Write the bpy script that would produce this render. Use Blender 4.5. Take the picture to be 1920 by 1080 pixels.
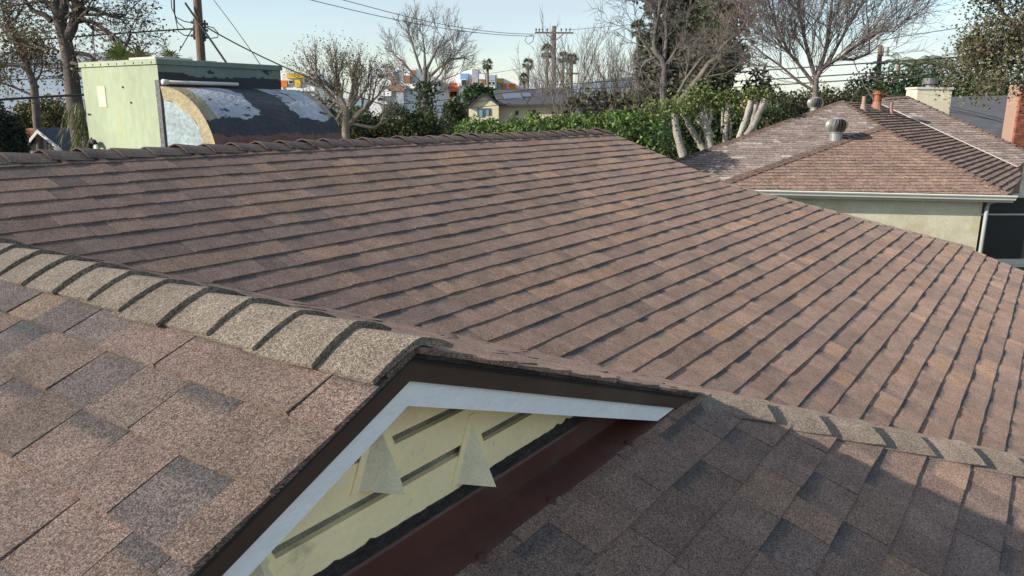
import bpy, math, random
import numpy as np
from mathutils import Matrix, Vector

for o in list(bpy.data.objects):
    bpy.data.objects.remove(o)
scene = bpy.context.scene

# ------------------------------------------------------------------ camera
F_PX, TH, ROLL, PSI = 1429.04, 0.23384, 0.00769, 0.61663     # focal (px of 1920), pitch down, roll, house heading
HC = 5.0                                                     # eye height above the ground
cam = bpy.data.cameras.new('camera')
cam.sensor_width = 36.0
cam.lens = F_PX / 1920.0 * 36.0
cam.clip_start = 0.05
cam.clip_end = 6000
camo = bpy.data.objects.new('camera', cam)
scene.collection.objects.link(camo)
camo.matrix_world = (Matrix.Translation((0, 0, HC)) @ Matrix.Rotation(math.pi / 2 - TH, 4, 'X')
                     @ Matrix.Rotation(ROLL, 4, 'Z'))
scene.camera = camo

# ------------------------------------------------------------------ sky, sun, exposure
SUN_EL = math.radians(23.8)
BETA = math.radians(34.0)
lx = math.cos(BETA) * math.sin(PSI) + math.sin(BETA) * math.cos(PSI)    # horizontal heading the light travels
ly = math.cos(BETA) * math.cos(PSI) - math.sin(BETA) * math.sin(PSI)
to_sun = Vector((-lx * math.cos(SUN_EL), -ly * math.cos(SUN_EL), math.sin(SUN_EL)))
world = bpy.data.worlds.new('World')
scene.world = world
world.use_nodes = True
wn, wl = world.node_tree.nodes, world.node_tree.links
wn.clear()
sky = wn.new('ShaderNodeTexSky')
sky.sky_type = 'NISHITA'
sky.sun_disc = False
sky.sun_elevation = SUN_EL
sky.sun_rotation = math.atan2(to_sun.x, to_sun.y)
sky.altitude = 100
sky.air_density = 1.0
sky.dust_density = 0.7
sky.ozone_density = 1.0
wtc = wn.new('ShaderNodeTexCoord')
wmap = wn.new('ShaderNodeMapping')
wmap.inputs['Scale'].default_value = (1.0, 1.6, 5.0)
wnoise = wn.new('ShaderNodeTexNoise')
wnoise.inputs['Scale'].default_value = 2.2
wnoise.inputs['Detail'].default_value = 5
wnoise.inputs['Roughness'].default_value = 0.55
wramp = wn.new('ShaderNodeMapRange')
wramp.inputs['From Min'].default_value = 0.28
wramp.inputs['From Max'].default_value = 0.75
wramp.inputs['To Min'].default_value = 0.0
wramp.inputs['To Max'].default_value = 0.95
wmix = wn.new('ShaderNodeMix')
wmix.data_type = 'RGBA'
wmix.inputs['B'].default_value = (3.3, 3.85, 4.25, 1)
wbg = wn.new('ShaderNodeBackground')
wbg.inputs['Strength'].default_value = 0.122
wout = wn.new('ShaderNodeOutputWorld')
wl.new(wtc.outputs['Generated'], wmap.inputs['Vector'])
wl.new(wmap.outputs['Vector'], wnoise.inputs['Vector'])
wl.new(wnoise.outputs['Fac'], wramp.inputs['Value'])
wl.new(wramp.outputs['Result'], wmix.inputs['Factor'])
wl.new(sky.outputs['Color'], wmix.inputs['A'])
wl.new(wmix.outputs['Result'], wbg.inputs['Color'])
wl.new(wbg.outputs['Background'], wout.inputs['Surface'])

sun = bpy.data.lights.new('sun', 'SUN')
sun.energy = 4.7
sun.angle = math.radians(0.53)
sun.color = (1.0, 0.91, 0.79)
suno = bpy.data.objects.new('sun', sun)
scene.collection.objects.link(suno)
suno.rotation_euler = to_sun.to_track_quat('Z', 'Y').to_euler()
suno.location = to_sun * 60

scene.view_settings.view_transform = 'Standard'
scene.view_settings.look = 'None'
scene.view_settings.gamma = 1.0
scene.view_settings.exposure = 0.70
scene.view_settings.use_curve_mapping = False
scene.render.engine = 'CYCLES'

# ------------------------------------------------------------------ helpers
def at(px, py, D):
    """photo pixel (1920x1080) at forward distance D -> world point"""
    u, v = px - 960.0, py - 540.0
    c, s = math.cos(ROLL), math.sin(ROLL)
    u, v = c * u + s * v, -s * u + c * v
    Y = math.cos(TH) - v / F_PX * math.sin(TH)
    Z = -math.sin(TH) - v / F_PX * math.cos(TH)
    k = D / Y
    return np.array([u / F_PX * k, D, Z * k + HC])

def ray(px, py):
    p = at(px, py, 1.0)
    return p - np.array([0, 0, HC])

def to_px(P):
    x, y, z = P[0], P[1], P[2] - HC
    d = y * math.cos(TH) - z * math.sin(TH)
    h = y * math.sin(TH) + z * math.cos(TH)
    if d < 0.05:
        return (-1e5, -1e5)
    u, v = F_PX * x / d, -F_PX * h / d
    c, s = math.cos(ROLL), math.sin(ROLL)
    return (960 + c * u - s * v, 540 + s * u + c * v)

def house_to_world(a, b, z):
    return np.array([a * math.sin(PSI) - b * math.cos(PSI), a * math.cos(PSI) + b * math.sin(PSI), z + HC])

def link(o, parent=None):
    scene.collection.objects.link(o)
    if parent is not None:
        o.parent = parent
    return o

def tag(o, label=None, cat=None, group=None, kind=None):
    if label: o['label'] = label
    if cat: o['category'] = cat
    if group: o['group'] = group
    if kind: o['kind'] = kind
    return o

def empty(name, loc=(0, 0, 0), rz=0.0):
    o = bpy.data.objects.new(name, None)
    o.empty_display_size = 0.2
    o.location = loc
    o.rotation_euler = (0, 0, rz)
    return link(o)

class MB:
    """collects polygons (with a colour and two uv pairs per face) and links them as ONE mesh object"""
    def __init__(self):
        self.v, self.f, self.c, self.uv, self.uv2 = [], [], [], [], []
    def add(self, verts, faces, col=(1, 1, 1, 1), uv=None, uv2=None):
        n = len(self.v)
        self.v.extend([tuple(map(float, p)) for p in verts])
        for i, f in enumerate(faces):
            self.f.append([n + k for k in f])
            self.c.append(col)
            self.uv.append([uv[k] for k in f] if uv else None)
            self.uv2.append([uv2[k] for k in f] if uv2 else None)
        return self
    def box(self, lo, hi, col=(1, 1, 1, 1), M=None):
        x0, y0, z0 = lo; x1, y1, z1 = hi
        P = [(x0, y0, z0), (x1, y0, z0), (x1, y1, z0), (x0, y1, z0), (x0, y0, z1), (x1, y0, z1), (x1, y1, z1), (x0, y1, z1)]
        if M is not None:
            P = [M @ Vector(p) for p in P]
        return self.add(P, [(3, 2, 1, 0), (4, 5, 6, 7), (0, 1, 5, 4), (1, 2, 6, 5), (2, 3, 7, 6), (3, 0, 4, 7)], col)
    def prism(self, poly, d, col=(1, 1, 1, 1)):
        """polygon of 3d points extruded by vector d"""
        n = len(poly); d = np.array(d, float)
        P = [np.array(p, float) for p in poly]; P = P + [p + d for p in P]
        F = [tuple(range(n))[::-1], tuple(range(n, 2 * n))] + [(i, (i + 1) % n, n + (i + 1) % n, n + i) for i in range(n)]
        return self.add(P, F, col)
    def tube(self, pts, r, k=8, col=(1, 1, 1, 1), caps=True):
        pts = [np.array(p, float) for p in pts]
        rs = r if hasattr(r, '__len__') else [r] * len(pts)
        V, F = [], []
        prev = None
        for i, p in enumerate(pts):
            d = pts[min(i + 1, len(pts) - 1)] - pts[max(i - 1, 0)]
            L = np.linalg.norm(d); d = d / L if L > 1e-9 else np.array([0, 0, 1.])
            if prev is None:
                ref = np.array([0, 0, 1.]) if abs(d[2]) < .9 else np.array([1., 0, 0])
            else:
                ref = prev
            x = ref - d * (ref @ d); x /= (np.linalg.norm(x) + 1e-12); y = np.cross(d, x); prev = x
            for j in range(k):
                t = 2 * math.pi * j / k
                V.append(p + rs[i] * (math.cos(t) * x + math.sin(t) * y))
        for i in range(len(pts) - 1):
            for j in range(k):
                F.append((i * k + j, i * k + (j + 1) % k, (i + 1) * k + (j + 1) % k, (i + 1) * k + j))
        if caps:
            F.append(tuple(range(k))[::-1]); F.append(tuple(range((len(pts) - 1) * k, len(pts) * k)))
        return self.add(V, F, col)
    def build(self, name, mat, parent=None, smooth=False, kind=None, recalc=False):
        me = bpy.data.meshes.new(name)
        me.from_pydata(self.v, [], self.f)
        n = sum(len(f) for f in self.f)
        col = np.ones((n, 4), np.float32); i = 0
        uv = np.zeros((n, 2), np.float32); uv2 = np.zeros((n, 2), np.float32)
        hu = False
        for f, c, u, u2 in zip(self.f, self.c, self.uv, self.uv2):
            k = len(f)
            col[i:i + k] = (tuple(c) + (1.0,))[:4]
            if u is not None: uv[i:i + k] = u; hu = True
            if u2 is not None: uv2[i:i + k] = u2
            i += k
        at_ = me.color_attributes.new('Col', 'FLOAT_COLOR', 'CORNER')
        at_.data.foreach_set('color', col.ravel())
        if hu:
            l1 = me.uv_layers.new(name='UVMap'); l1.data.foreach_set('uv', uv.ravel())
            l2 = me.uv_layers.new(name='Piece'); l2.data.foreach_set('uv', uv2.ravel())
        if smooth:
            me.polygons.foreach_set('use_smooth', [True] * len(me.polygons))
        if mat is not None:
            me.materials.append(mat)
        me.update()
        o = bpy.data.objects.new(name, me)
        if kind: o['kind'] = kind
        return link(o, parent)

def quads(name, Q, C, mat, parent=None, kind=None):
    """Q (N,4,3) quads with colours C (N,3) as one mesh"""
    N = len(Q)
    me = bpy.data.meshes.new(name)
    me.vertices.add(4 * N); me.vertices.foreach_set('co', np.asarray(Q, np.float32).ravel())
    me.loops.add(4 * N); me.loops.foreach_set('vertex_index', np.arange(4 * N, dtype=np.int32))
    me.polygons.add(N)
    me.polygons.foreach_set('loop_start', np.arange(0, 4 * N, 4, dtype=np.int32))
    me.polygons.foreach_set('loop_total', np.full(N, 4, np.int32))
    me.update(calc_edges=True)
    a = me.color_attributes.new('Col', 'FLOAT_COLOR', 'CORNER')
    col = np.ones((N, 4, 4), np.float32); col[:, :, :3] = np.asarray(C, np.float32)[:, None, :]
    a.data.foreach_set('color', col.ravel())
    me.materials.append(mat)
    o = bpy.data.objects.new(name, me)
    if kind: o['kind'] = kind
    return link(o, parent)

# ------------------------------------------------------------------ materials
def new_mat(name):
    m = bpy.data.materials.new(name); m.use_nodes = True
    nt = m.node_tree; b = nt.nodes['Principled BSDF']
    return m, nt, b

def surf(name, col, rough=0.7, scale=6.0, var=0.25, fine=60.0, fvar=0.15, bump=0.15, bdist=0.004, metal=0.0, attr=False,
         stain=None, stain_scale=2.0, stain_lo=0.55, stain_hi=0.7, spec=0.3, stretch=(1, 1, 1)):
    """procedural surface: base colour (or the mesh colour) broken up by coarse and fine noise, an optional stain, and relief"""
    m, nt, b = new_mat(name)
    N, L = nt.nodes, nt.links
    tc = N.new('ShaderNodeTexCoord'); mp = N.new('ShaderNodeMapping'); mp.inputs['Scale'].default_value = stretch
    L.new(tc.outputs['Object'], mp.inputs['Vector'])
    n1 = N.new('ShaderNodeTexNoise'); n1.inputs['Scale'].default_value = scale; n1.inputs['Detail'].default_value = 4
    n2 = N.new('ShaderNodeTexNoise'); n2.inputs['Scale'].default_value = fine; n2.inputs['Detail'].default_value = 3
    L.new(mp.outputs['Vector'], n1.inputs['Vector']); L.new(mp.outputs['Vector'], n2.inputs['Vector'])
    r1 = N.new('ShaderNodeMapRange'); r1.inputs['From Min'].default_value = .25; r1.inputs['From Max'].default_value = .75
    r1.inputs['To Min'].default_value = 1 - var; r1.inputs['To Max'].default_value = 1 + var
    r2 = N.new('ShaderNodeMapRange'); r2.inputs['From Min'].default_value = .25; r2.inputs['From Max'].default_value = .75
    r2.inputs['To Min'].default_value = 1 - fvar; r2.inputs['To Max'].default_value = 1 + fvar
    L.new(n1.outputs['Fac'], r1.inputs['Value']); L.new(n2.outputs['Fac'], r2.inputs['Value'])
    mu = N.new('ShaderNodeMath'); mu.operation = 'MULTIPLY'
    L.new(r1.outputs['Result'], mu.inputs[0]); L.new(r2.outputs['Result'], mu.inputs[1])
    vm = N.new('ShaderNodeVectorMath'); vm.operation = 'SCALE'
    if attr:
        a = N.new('ShaderNodeAttribute'); a.attribute_name = 'Col'; L.new(a.outputs['Color'], vm.inputs[0])
    else:
        vm.inputs[0].default_value = col
    L.new(mu.outputs['Value'], vm.inputs['Scale'])
    out = vm.outputs['Vector']
    if stain is not None:
        n3 = N.new('ShaderNodeTexNoise'); n3.inputs['Scale'].default_value = stain_scale; n3.inputs['Detail'].default_value = 6
        n3.inputs['Roughness'].default_value = .65
        L.new(mp.outputs['Vector'], n3.inputs['Vector'])
        r3 = N.new('ShaderNodeMapRange'); r3.inputs['From Min'].default_value = stain_lo; r3.inputs['From Max'].default_value = stain_hi
        L.new(n3.outputs['Fac'], r3.inputs['Value'])
        mx = N.new('ShaderNodeMix'); mx.data_type = 'RGBA'
        L.new(r3.outputs['Result'], mx.inputs['Factor']); L.new(out, mx.inputs['A']); mx.inputs['B'].default_value = tuple(stain) + (1,)
        out = mx.outputs['Result']
    L.new(out, b.inputs['Base Color'])
    b.inputs['Roughness'].default_value = rough; b.inputs['Metallic'].default_value = metal
    b.inputs['Specular IOR Level'].default_value = spec
    if bump > 0:
        bp = N.new('ShaderNodeBump'); bp.inputs['Strength'].default_value = bump; bp.inputs['Distance'].default_value = bdist
        L.new(n2.outputs['Fac'], bp.inputs['Height']); L.new(bp.outputs['Normal'], b.inputs['Normal'])
    return m

def shingle_mat(name, gran=360.0, contrast=0.85, band=True, tint=(1, 1, 1)):
    """asphalt shingle: blend colour of the piece, mineral granules, printed dark band at the head of recessed tabs"""
    m, nt, b = new_mat(name)
    N, L = nt.nodes, nt.links
    a = N.new('ShaderNodeAttribute'); a.attribute_name = 'Col'
    uv = N.new('ShaderNodeUVMap'); uv.uv_map = 'UVMap'
    pc = N.new('ShaderNodeUVMap'); pc.uv_map = 'Piece'
    sp = N.new('ShaderNodeSeparateXYZ'); L.new(pc.outputs['UV'], sp.inputs[0])
    # blotchy blend inside a piece
    n0 = N.new('ShaderNodeTexNoise'); n0.inputs['Scale'].default_value = 9; n0.inputs['Detail'].default_value = 3
    L.new(uv.outputs['UV'], n0.inputs['Vector'])
    r0 = N.new('ShaderNodeMapRange'); r0.inputs['From Min'].default_value = .3; r0.inputs['From Max'].default_value = .7
    r0.inputs['To Min'].default_value = .84; r0.inputs['To Max'].default_value = 1.16; L.new(n0.outputs['Fac'], r0.inputs['Value'])
    # granules
    n1 = N.new('ShaderNodeTexNoise'); n1.inputs['Scale'].default_value = gran; n1.inputs['Detail'].default_value = 2.5
    n1.inputs['Roughness'].default_value = .7; L.new(uv.outputs['UV'], n1.inputs['Vector'])
    r1 = N.new('ShaderNodeMapRange'); r1.inputs['From Min'].default_value = .34; r1.inputs['From Max'].default_value = .66
    r1.inputs['To Min'].default_value = 1 - contrast; r1.inputs['To Max'].default_value = 1 + contrast
    L.new(n1.outputs['Fac'], r1.inputs['Value'])
    n2 = N.new('ShaderNodeTexVoronoi'); n2.inputs['Scale'].default_value = gran * .7; L.new(uv.outputs['UV'], n2.inputs['Vector'])
    # pale and dark single granules
    hs = N.new('ShaderNodeSeparateColor'); L.new(n2.outputs['Color'], hs.inputs['Color'])
    r2 = N.new('ShaderNodeMapRange'); r2.inputs['From Min'].default_value = .0; r2.inputs['From Max'].default_value = 1.0
    r2.inputs['To Min'].default_value = .5; r2.inputs['To Max'].default_value = 1.5; L.new(hs.outputs['Red'], r2.inputs['Value'])
    m1 = N.new('ShaderNodeMath'); m1.operation = 'MULTIPLY'; L.new(r0.outputs['Result'], m1.inputs[0]); L.new(r1.outputs['Result'], m1.inputs[1])
    m2 = N.new('ShaderNodeMath'); m2.operation = 'MULTIPLY'; L.new(m1.outputs['Value'], m2.inputs[0]); L.new(r2.outputs['Result'], m2.inputs[1])
    vm = N.new('ShaderNodeVectorMath'); vm.operation = 'SCALE'
    tn = N.new('ShaderNodeVectorMath'); tn.operation = 'MULTIPLY'; tn.inputs[1].default_value = tint
    L.new(a.outputs['Color'], tn.inputs[0])
    L.new(tn.outputs['Vector'], vm.inputs[0]); L.new(m2.outputs['Value'], vm.inputs['Scale'])
    out = vm.outputs['Vector']
    if band:
        r3 = N.new('ShaderNodeMapRange'); r3.inputs['From Min'].default_value = .33; r3.inputs['From Max'].default_value = .19
        r3.inputs['To Min'].default_value = 0; r3.inputs['To Max'].default_value = .72
        nb = N.new('ShaderNodeTexNoise'); nb.inputs['Scale'].default_value = 40; nb.inputs['Detail'].default_value = 2
        L.new(uv.outputs['UV'], nb.inputs['Vector'])
        ad = N.new('ShaderNodeMath'); ad.operation = 'MULTIPLY_ADD'; ad.inputs[1].default_value = .22; L.new(nb.outputs['Fac'], ad.inputs[0])
        L.new(sp.outputs['X'], ad.inputs[2])
        sb = N.new('ShaderNodeMath'); sb.operation = 'SUBTRACT'; sb.inputs[1].default_value = .11; L.new(ad.outputs['Value'], sb.inputs[0])
        L.new(sb.outputs['Value'], r3.inputs['Value'])
        m3 = N.new('ShaderNodeMath'); m3.operation = 'MULTIPLY'; L.new(r3.outputs['Result'], m3.inputs[0]); L.new(sp.outputs['Y'], m3.inputs[1])
        dk = N.new('ShaderNodeVectorMath'); dk.operation = 'SCALE'; dk.inputs[0].default_value = (.070, .068, .072)
        L.new(m2.outputs['Value'], dk.inputs['Scale'])
        mx = N.new('ShaderNodeMix'); mx.data_type = 'RGBA'; L.new(m3.outputs['Value'], mx.inputs['Factor'])
        L.new(out, mx.inputs['A']); L.new(dk.outputs['Vector'], mx.inputs['B']); out = mx.outputs['Result']
    L.new(out, b.inputs['Base Color'])
    b.inputs['Roughness'].default_value = .85; b.inputs['Specular IOR Level'].default_value = .25
    b.inputs['Diffuse Roughness'].default_value = 1.0
    bp = N.new('ShaderNodeBump'); bp.inputs['Strength'].default_value = .8; bp.inputs['Distance'].default_value = .002
    L.new(n1.outputs['Fac'], bp.inputs['Height']); L.new(bp.outputs['Normal'], b.inputs['Normal'])
    return m

def leaf_mat(name, rough=.55, trans=.25):
    m, nt, b = new_mat(name)
    N, L = nt.nodes, nt.links
    a = N.new('ShaderNodeAttribute'); a.attribute_name = 'Col'
    L.new(a.outputs['Color'], b.inputs['Base Color']); b.inputs['Roughness'].default_value = rough
    b.inputs['Specular IOR Level'].default_value = .3
    t = N.new('ShaderNodeBsdfTranslucent'); L.new(a.outputs['Color'], t.inputs['Color'])
    mx = N.new('ShaderNodeMixShader'); mx.inputs['Fac'].default_value = trans
    L.new(b.outputs['BSDF'], mx.inputs[1]); L.new(t.outputs['BSDF'], mx.inputs[2])
    L.new(mx.outputs['Shader'], N['Material Output'].inputs['Surface'])
    return m

M_SH = shingle_mat('asphalt_shingle')
M_CAP = shingle_mat('cap_shingle', contrast=.85, band=False)
M_NSH = shingle_mat('old_shingle', gran=60, contrast=.25, band=False)
M_FELT = surf('roof_felt', (.03, .028, .028), rough=.9, bump=.2)
M_BROWN = surf('brown_fascia_metal', (.055, .036, .028), rough=.42, var=.15, fvar=.06, bump=.03, stain=(.07, .062, .04), stain_scale=3, stain_lo=.5, stain_hi=.85)
M_WHITE = surf('white_painted_board', (.80, .83, .83), rough=.5, var=.05, fine=40, fvar=.06, bump=.25, bdist=.003, stain=(.33, .33, .31), stain_scale=22, stain_lo=.66, stain_hi=.74, stretch=(1, 1, 4))
M_CREAM = surf('cream_painted_siding', (.93, .79, .47), rough=.55, var=.08, fine=70, fvar=.05, bump=.1, stain=(.30, .28, .21), stain_scale=9, stain_lo=.60, stain_hi=.80)
M_BRACKET = surf('dusty_cream_sheet', (.80, .73, .52), rough=.8, var=.10, fine=400, fvar=.22, bump=.15, bdist=.001, stain=(.50, .46, .36), stain_scale=9, stain_lo=.45, stain_hi=.85)
M_TAR = surf('black_roof_tar', (.018, .018, .02), rough=.45, var=.4, fine=35, fvar=.3, bump=.8, bdist=.01)
M_FLASH = surf('red_brown_flashing', (.080, .032, .025), rough=.45, var=.25, scale=4, fvar=.08, bump=.05, stain=(.085, .07, .062), stain_scale=5, stain_lo=.52, stain_hi=.85)
M_CONC = surf('stucco_wall', (.62, .58, .44), rough=.9, var=.12, scale=2.5, fine=35, fvar=.12, bump=.6, bdist=.01, stain=(.45, .38, .20), stain_scale=1.6, stain_lo=.5, stain_hi=.8)
M_BARK = surf('tree_bark', (.10, .085, .075), rough=.9, scale=3, var=.35, fine=25, fvar=.3, bump=.6, bdist=.02, attr=True)
M_LEAF = leaf_mat('leaf')
M_WIRE = surf('black_cable', (.03, .03, .032), rough=.6, bump=0)
M_POLE = surf('weathered_pole', (.13, .095, .075), rough=.9, scale=2, var=.3, fine=14, fvar=.3, bump=.4, bdist=.01, stretch=(4, 4, .4))
M_ATTR = surf('painted_surface', (1, 1, 1), rough=.7, scale=1.5, var=.08, fine=20, fvar=.06, bump=.1, attr=True)
M_METAL = surf('galvanised_metal', (.26, .27, .27), rough=.5, metal=.5, scale=6, var=.2, fine=40, fvar=.12, bump=.1)
M_GLASS, _nt, _b = new_mat('dark_window_glass')
_b.inputs['Base Color'].default_value = (.02, .025, .03, 1); _b.inputs['Roughness'].default_value = .08

# ------------------------------------------------------------------ ground and hills
gm = surf('ground_soil_and_grass', (.10, .10, .055), rough=.95, scale=.05, var=.4, fine=1.5, fvar=.4, bump=0, stain=(.13, .12, .11), stain_scale=.04, stain_lo=.45, stain_hi=.55)
g = MB(); g.add([(-3000, -600, 0), (3000, -600, 0), (3000, 4000, 0), (-3000, 4000, 0)], [(0, 1, 2, 3)])
tag(g.build('ground', gm), kind='structure')

# ------------------------------------------------------------------ our house: roof geometry in house axes (a along main ridge, b across, z from eye)
EXP = 0.143
A0, ZR, TL, TR = 1.0054, -0.4438, 0.4436, 0.373       # near ridge: position, height, left and right pitch
BF = 0.945                                            # plane of the near gable end
TM, BM, ZM = 0.3503, 4.6166, -0.2892                  # main slope, its ridge
TH_, BH, ZH = 0.35, 1.0588, -0.9759                   # hip slope under the gable
AE, BK = 8.49, 3.09                                   # far end of the main ridge, foot of its small gable
HIPZ = lambda b: ZH + TH_ * (b - BH)
MZ = lambda b: ZM + TM * (b - BM)

house = empty('house', (0, 0, 0), math.pi / 2 - PSI)
tag(house, 'house with brown asphalt shingle roof, white bargeboards and a small cream gable, in the foreground', 'house')

def unit(v):
    v = np.array(v, float); return v / np.linalg.norm(v)

class Slope:
    def __init__(self, O, ru, su, uoff):
        self.O, self.ru, self.su = np.array(O, float), unit(ru), unit(su)
        n = np.cross(self.ru, self.su); self.n = n if n[2] > 0 else -n
        self.uoff = uoff
    def P(self, r, s, h):
        p = self.O + self.ru * r + self.su * s + self.n * h
        return (p[0], p[1], p[2] + HC)

def clip_poly(poly, planes):
    for (nr, ns, d) in planes:
        out = []
        for i in range(len(poly)):
            p, q = poly[i], poly[(i + 1) % len(poly)]
            dp, dq = nr * p[0] + ns * p[1] - d, nr * q[0] + ns * q[1] - d
            if dp <= 0: out.append(p)
            if (dp < 0 < dq) or (dq < 0 < dp):
                t = dp / (dp - dq); out.append((p[0] + t * (q[0] - p[0]), p[1] + t * (q[1] - p[1])))
        poly = out
        if len(poly) < 3: return []
    return poly

PAL = [((.182, .131, .107), 34), ((.164, .121, .102), 26), ((.205, .145, .112), 16), ((.240, .160, .108), 8), ((.138, .111, .101), 14), ((.196, .139, .116), 14), ((.250, .178, .132), 5)]
PW = np.array([w for _, w in PAL], float); PW /= PW.sum()
PWG = PW * np.array([1, 1, 1.2, 2.2, 1, 1, 1.6]); PWG /= PWG.sum()
MEAN = np.array([c for c, _ in PAL]).T @ PW
PALM = [(tuple((MEAN * 1.06 * .42 + np.array(c) * .58) * np.array((1.03, .975, .96))), w) for c, w in PAL]                # the weathered main slope is more even
rng = np.random.default_rng(7)

def pieces(sl, r0, r1, courses, clipf, jag=0.0, T=(.0098, .0064), exp=EXP, wav=.0022, pal=PAL, pw=PW, wid=(.075, .34), gapp=.35):
    """list of single tabs (verts, faces, colour, uv, uv2, outline) of a shingled slope"""
    res = []
    for k, sk in courses:
        r = r0 - rng.uniform(0, .3)
        slot = rng.random() < .5
        base = pal[rng.choice(len(pal), p=pw)][0]
        since = 0.0
        while r < r1:
            w = rng.uniform(*wid) if not slot else rng.uniform(wid[0], wid[1] * .72)
            ra, rb = r, r + w
            since += w
            endj = since > .85
            if endj: since = 0
            gap = .0030 if (endj or rng.random() < gapp) else .0005
            if rng.random() < .62: base = pal[rng.choice(len(pal), p=pw)][0]
            col = np.array(base) * rng.uniform(.88, 1.12)
            wv = lambda x: wav * math.sin(x * 1.7 + k * 2.13) + wav * .7 * math.sin(x * 4.9 + k * 1.31) + wav * .5 * math.sin(x * 11.0 + k)
            j = rng.normal(0, .0011)
            top = sk - exp - .012
            poly = [(ra + gap, top), (rb, top), (rb + rng.normal(0, .0006), sk + wv(rb) + j + rng.normal(0, .0007)), (ra + gap + rng.normal(0, .0006), sk + wv(ra) + j)]
            planes = clipf(k, sk)
            if jag: planes = [(a_, b_, d_ + rng.uniform(-jag, jag) * .5) for (a_, b_, d_) in planes]
            poly = clip_poly(poly, planes)
            if len(poly) >= 3:
                Tt = (T[1] if slot else T[0]) * rng.uniform(.85, 1.2)
                hh = lambda s: Tt * (s - top) / (exp + .012)
                n = len(poly)
                V = [sl.P(x, s, hh(s)) for x, s in poly] + [sl.P(x, s, -.005) for x, s in poly]
                Fc = [tuple(range(n))] + [(i, n + i, n + (i + 1) % n, (i + 1) % n) for i in range(n)]
                uo = rng.uniform(0, 50)
                uv = [(x + sl.uoff + uo, s + uo) for x, s in poly] + [(x + sl.uoff + uo + .009, s + uo + .012) for x, s in poly]
                bnd = (1.0 if rng.random() < .75 else .0) if slot else 0.0
                uv2 = [((s - (sk - exp)) / exp, bnd) for x, s in poly] * 2
                res.append((V, Fc, tuple(col) + (1,), uv, uv2, n))
            r = rb
            slot = not slot if rng.random() < .8 else slot
    return res

cM = 1 / math.sqrt(1 + TM * TM); cH = 1 / math.sqrt(1 + TH_ ** 2); cL = 1 / math.sqrt(1 + TL ** 2); cR = 1 / math.sqrt(1 + TR ** 2)
S_M = Slope((0, BM, ZM), (1, 0, 0), (0, -1, -TM), 0)
S_H = Slope((0, BH, ZH), (1, 0, 0), (0, -1, -TH_), 100)
S_GL = Slope((A0, 0, ZR), (0, 1, 0), (-1, 0, -TL), 200)
S_GR = Slope((A0, 0, ZR), (0, 1, 0), (1, 0, -TR), 300)

# ---- clip half planes, in (r, s) of each slope
def clip_M(k, sk):
    b = BM - sk * cM
    # valley with the near right slope: ZM+TM(b-BM) >= ZR-TR(a-A0)
    # in r=a, s: b=BM-s*cM ->  ZM - TM*cM*s >= ZR - TR*(r-A0)
    pl = [(-TR, TM * cM, ZM - ZR - TR * A0), (1e-9, -1, 0.0)]
    if b + .5 * EXP > BK:
        pl.append((1, 0, AE + .03))
    elif b > .69:
        pl.append((1, -cM, AE + BK - BM))          # r <= AE + (BK - b)
    else:
        pl.append((1, 0, 10.68))
    return pl
def clip_H(k, sk):
    # under near right slope: ZH - TH cH s <= ZR - TR (r-A0);  left: <= ZR - TL (A0 - r);  below the flashing
    return [(TR, -TH_ * cH, ZR - ZH + TR * A0), (-TL, -TH_ * cH, ZR - ZH - TL * A0), (0, -1, -(BH - .958) / cH)]
def clip_GL(k, sk):
    # b >= BF-.012 above the hip, and along the left hip further down:  H(b) <= GL(a)
    pl = [(-1, 0, -(BF - .014))]
    if sk * cL > (A0 + .95): pl = [(-TH_, TL * cL, ZR - ZH + TH_ * BH)]
    return pl + [(1e-9, -1, 0)]
def clip_GR(k, sk):
    b_hip = BH + (ZR - TR * sk * cR - ZH) / TH_
    if b_hip > BF: pl = [(-1, 0, -(BF - .014))]
    else: pl = [(-TH_, -TR * cR, -(ZR - ZH + TH_ * BH))]
    # valley with main slope: MZ(b) <= GR(a)
    return pl + [(TM, TR * cR, ZR - ZM + TM * BM), (1e-9, -1, 0)]

pM = pieces(S_M, -.2, 10.9, [(k, k * EXP) for k in range(1, 43)], clip_M, pal=PALM)
pH = pieces(S_H, -1.6, 6.5, [(k, k * EXP) for k in range(1, 26)], clip_H, wid=(.12, .31), gapp=.75, pal=PALM)
pGL = pieces(S_GL, .6, 4.3, [(k, .0831 + k * .1438) for k in range(0, 21)], clip_GL, jag=.006, exp=.1438, wid=(.11, .28), gapp=.78, pw=PWG)
pGR = pieces(S_GR, -2.6, 4.3, [(k, .05 + k * .143) for k in range(0, 28)], clip_GR, jag=.022, T=(.009, .006), pal=PALM)

def deck(name, polys, th=.018):
    mb = MB()
    for sl, poly in polys:
        mb.prism([sl.P(r, s, -.024) for r, s in poly], sl.n * th)
    return mb.build(name, M_FELT, house)

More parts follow.
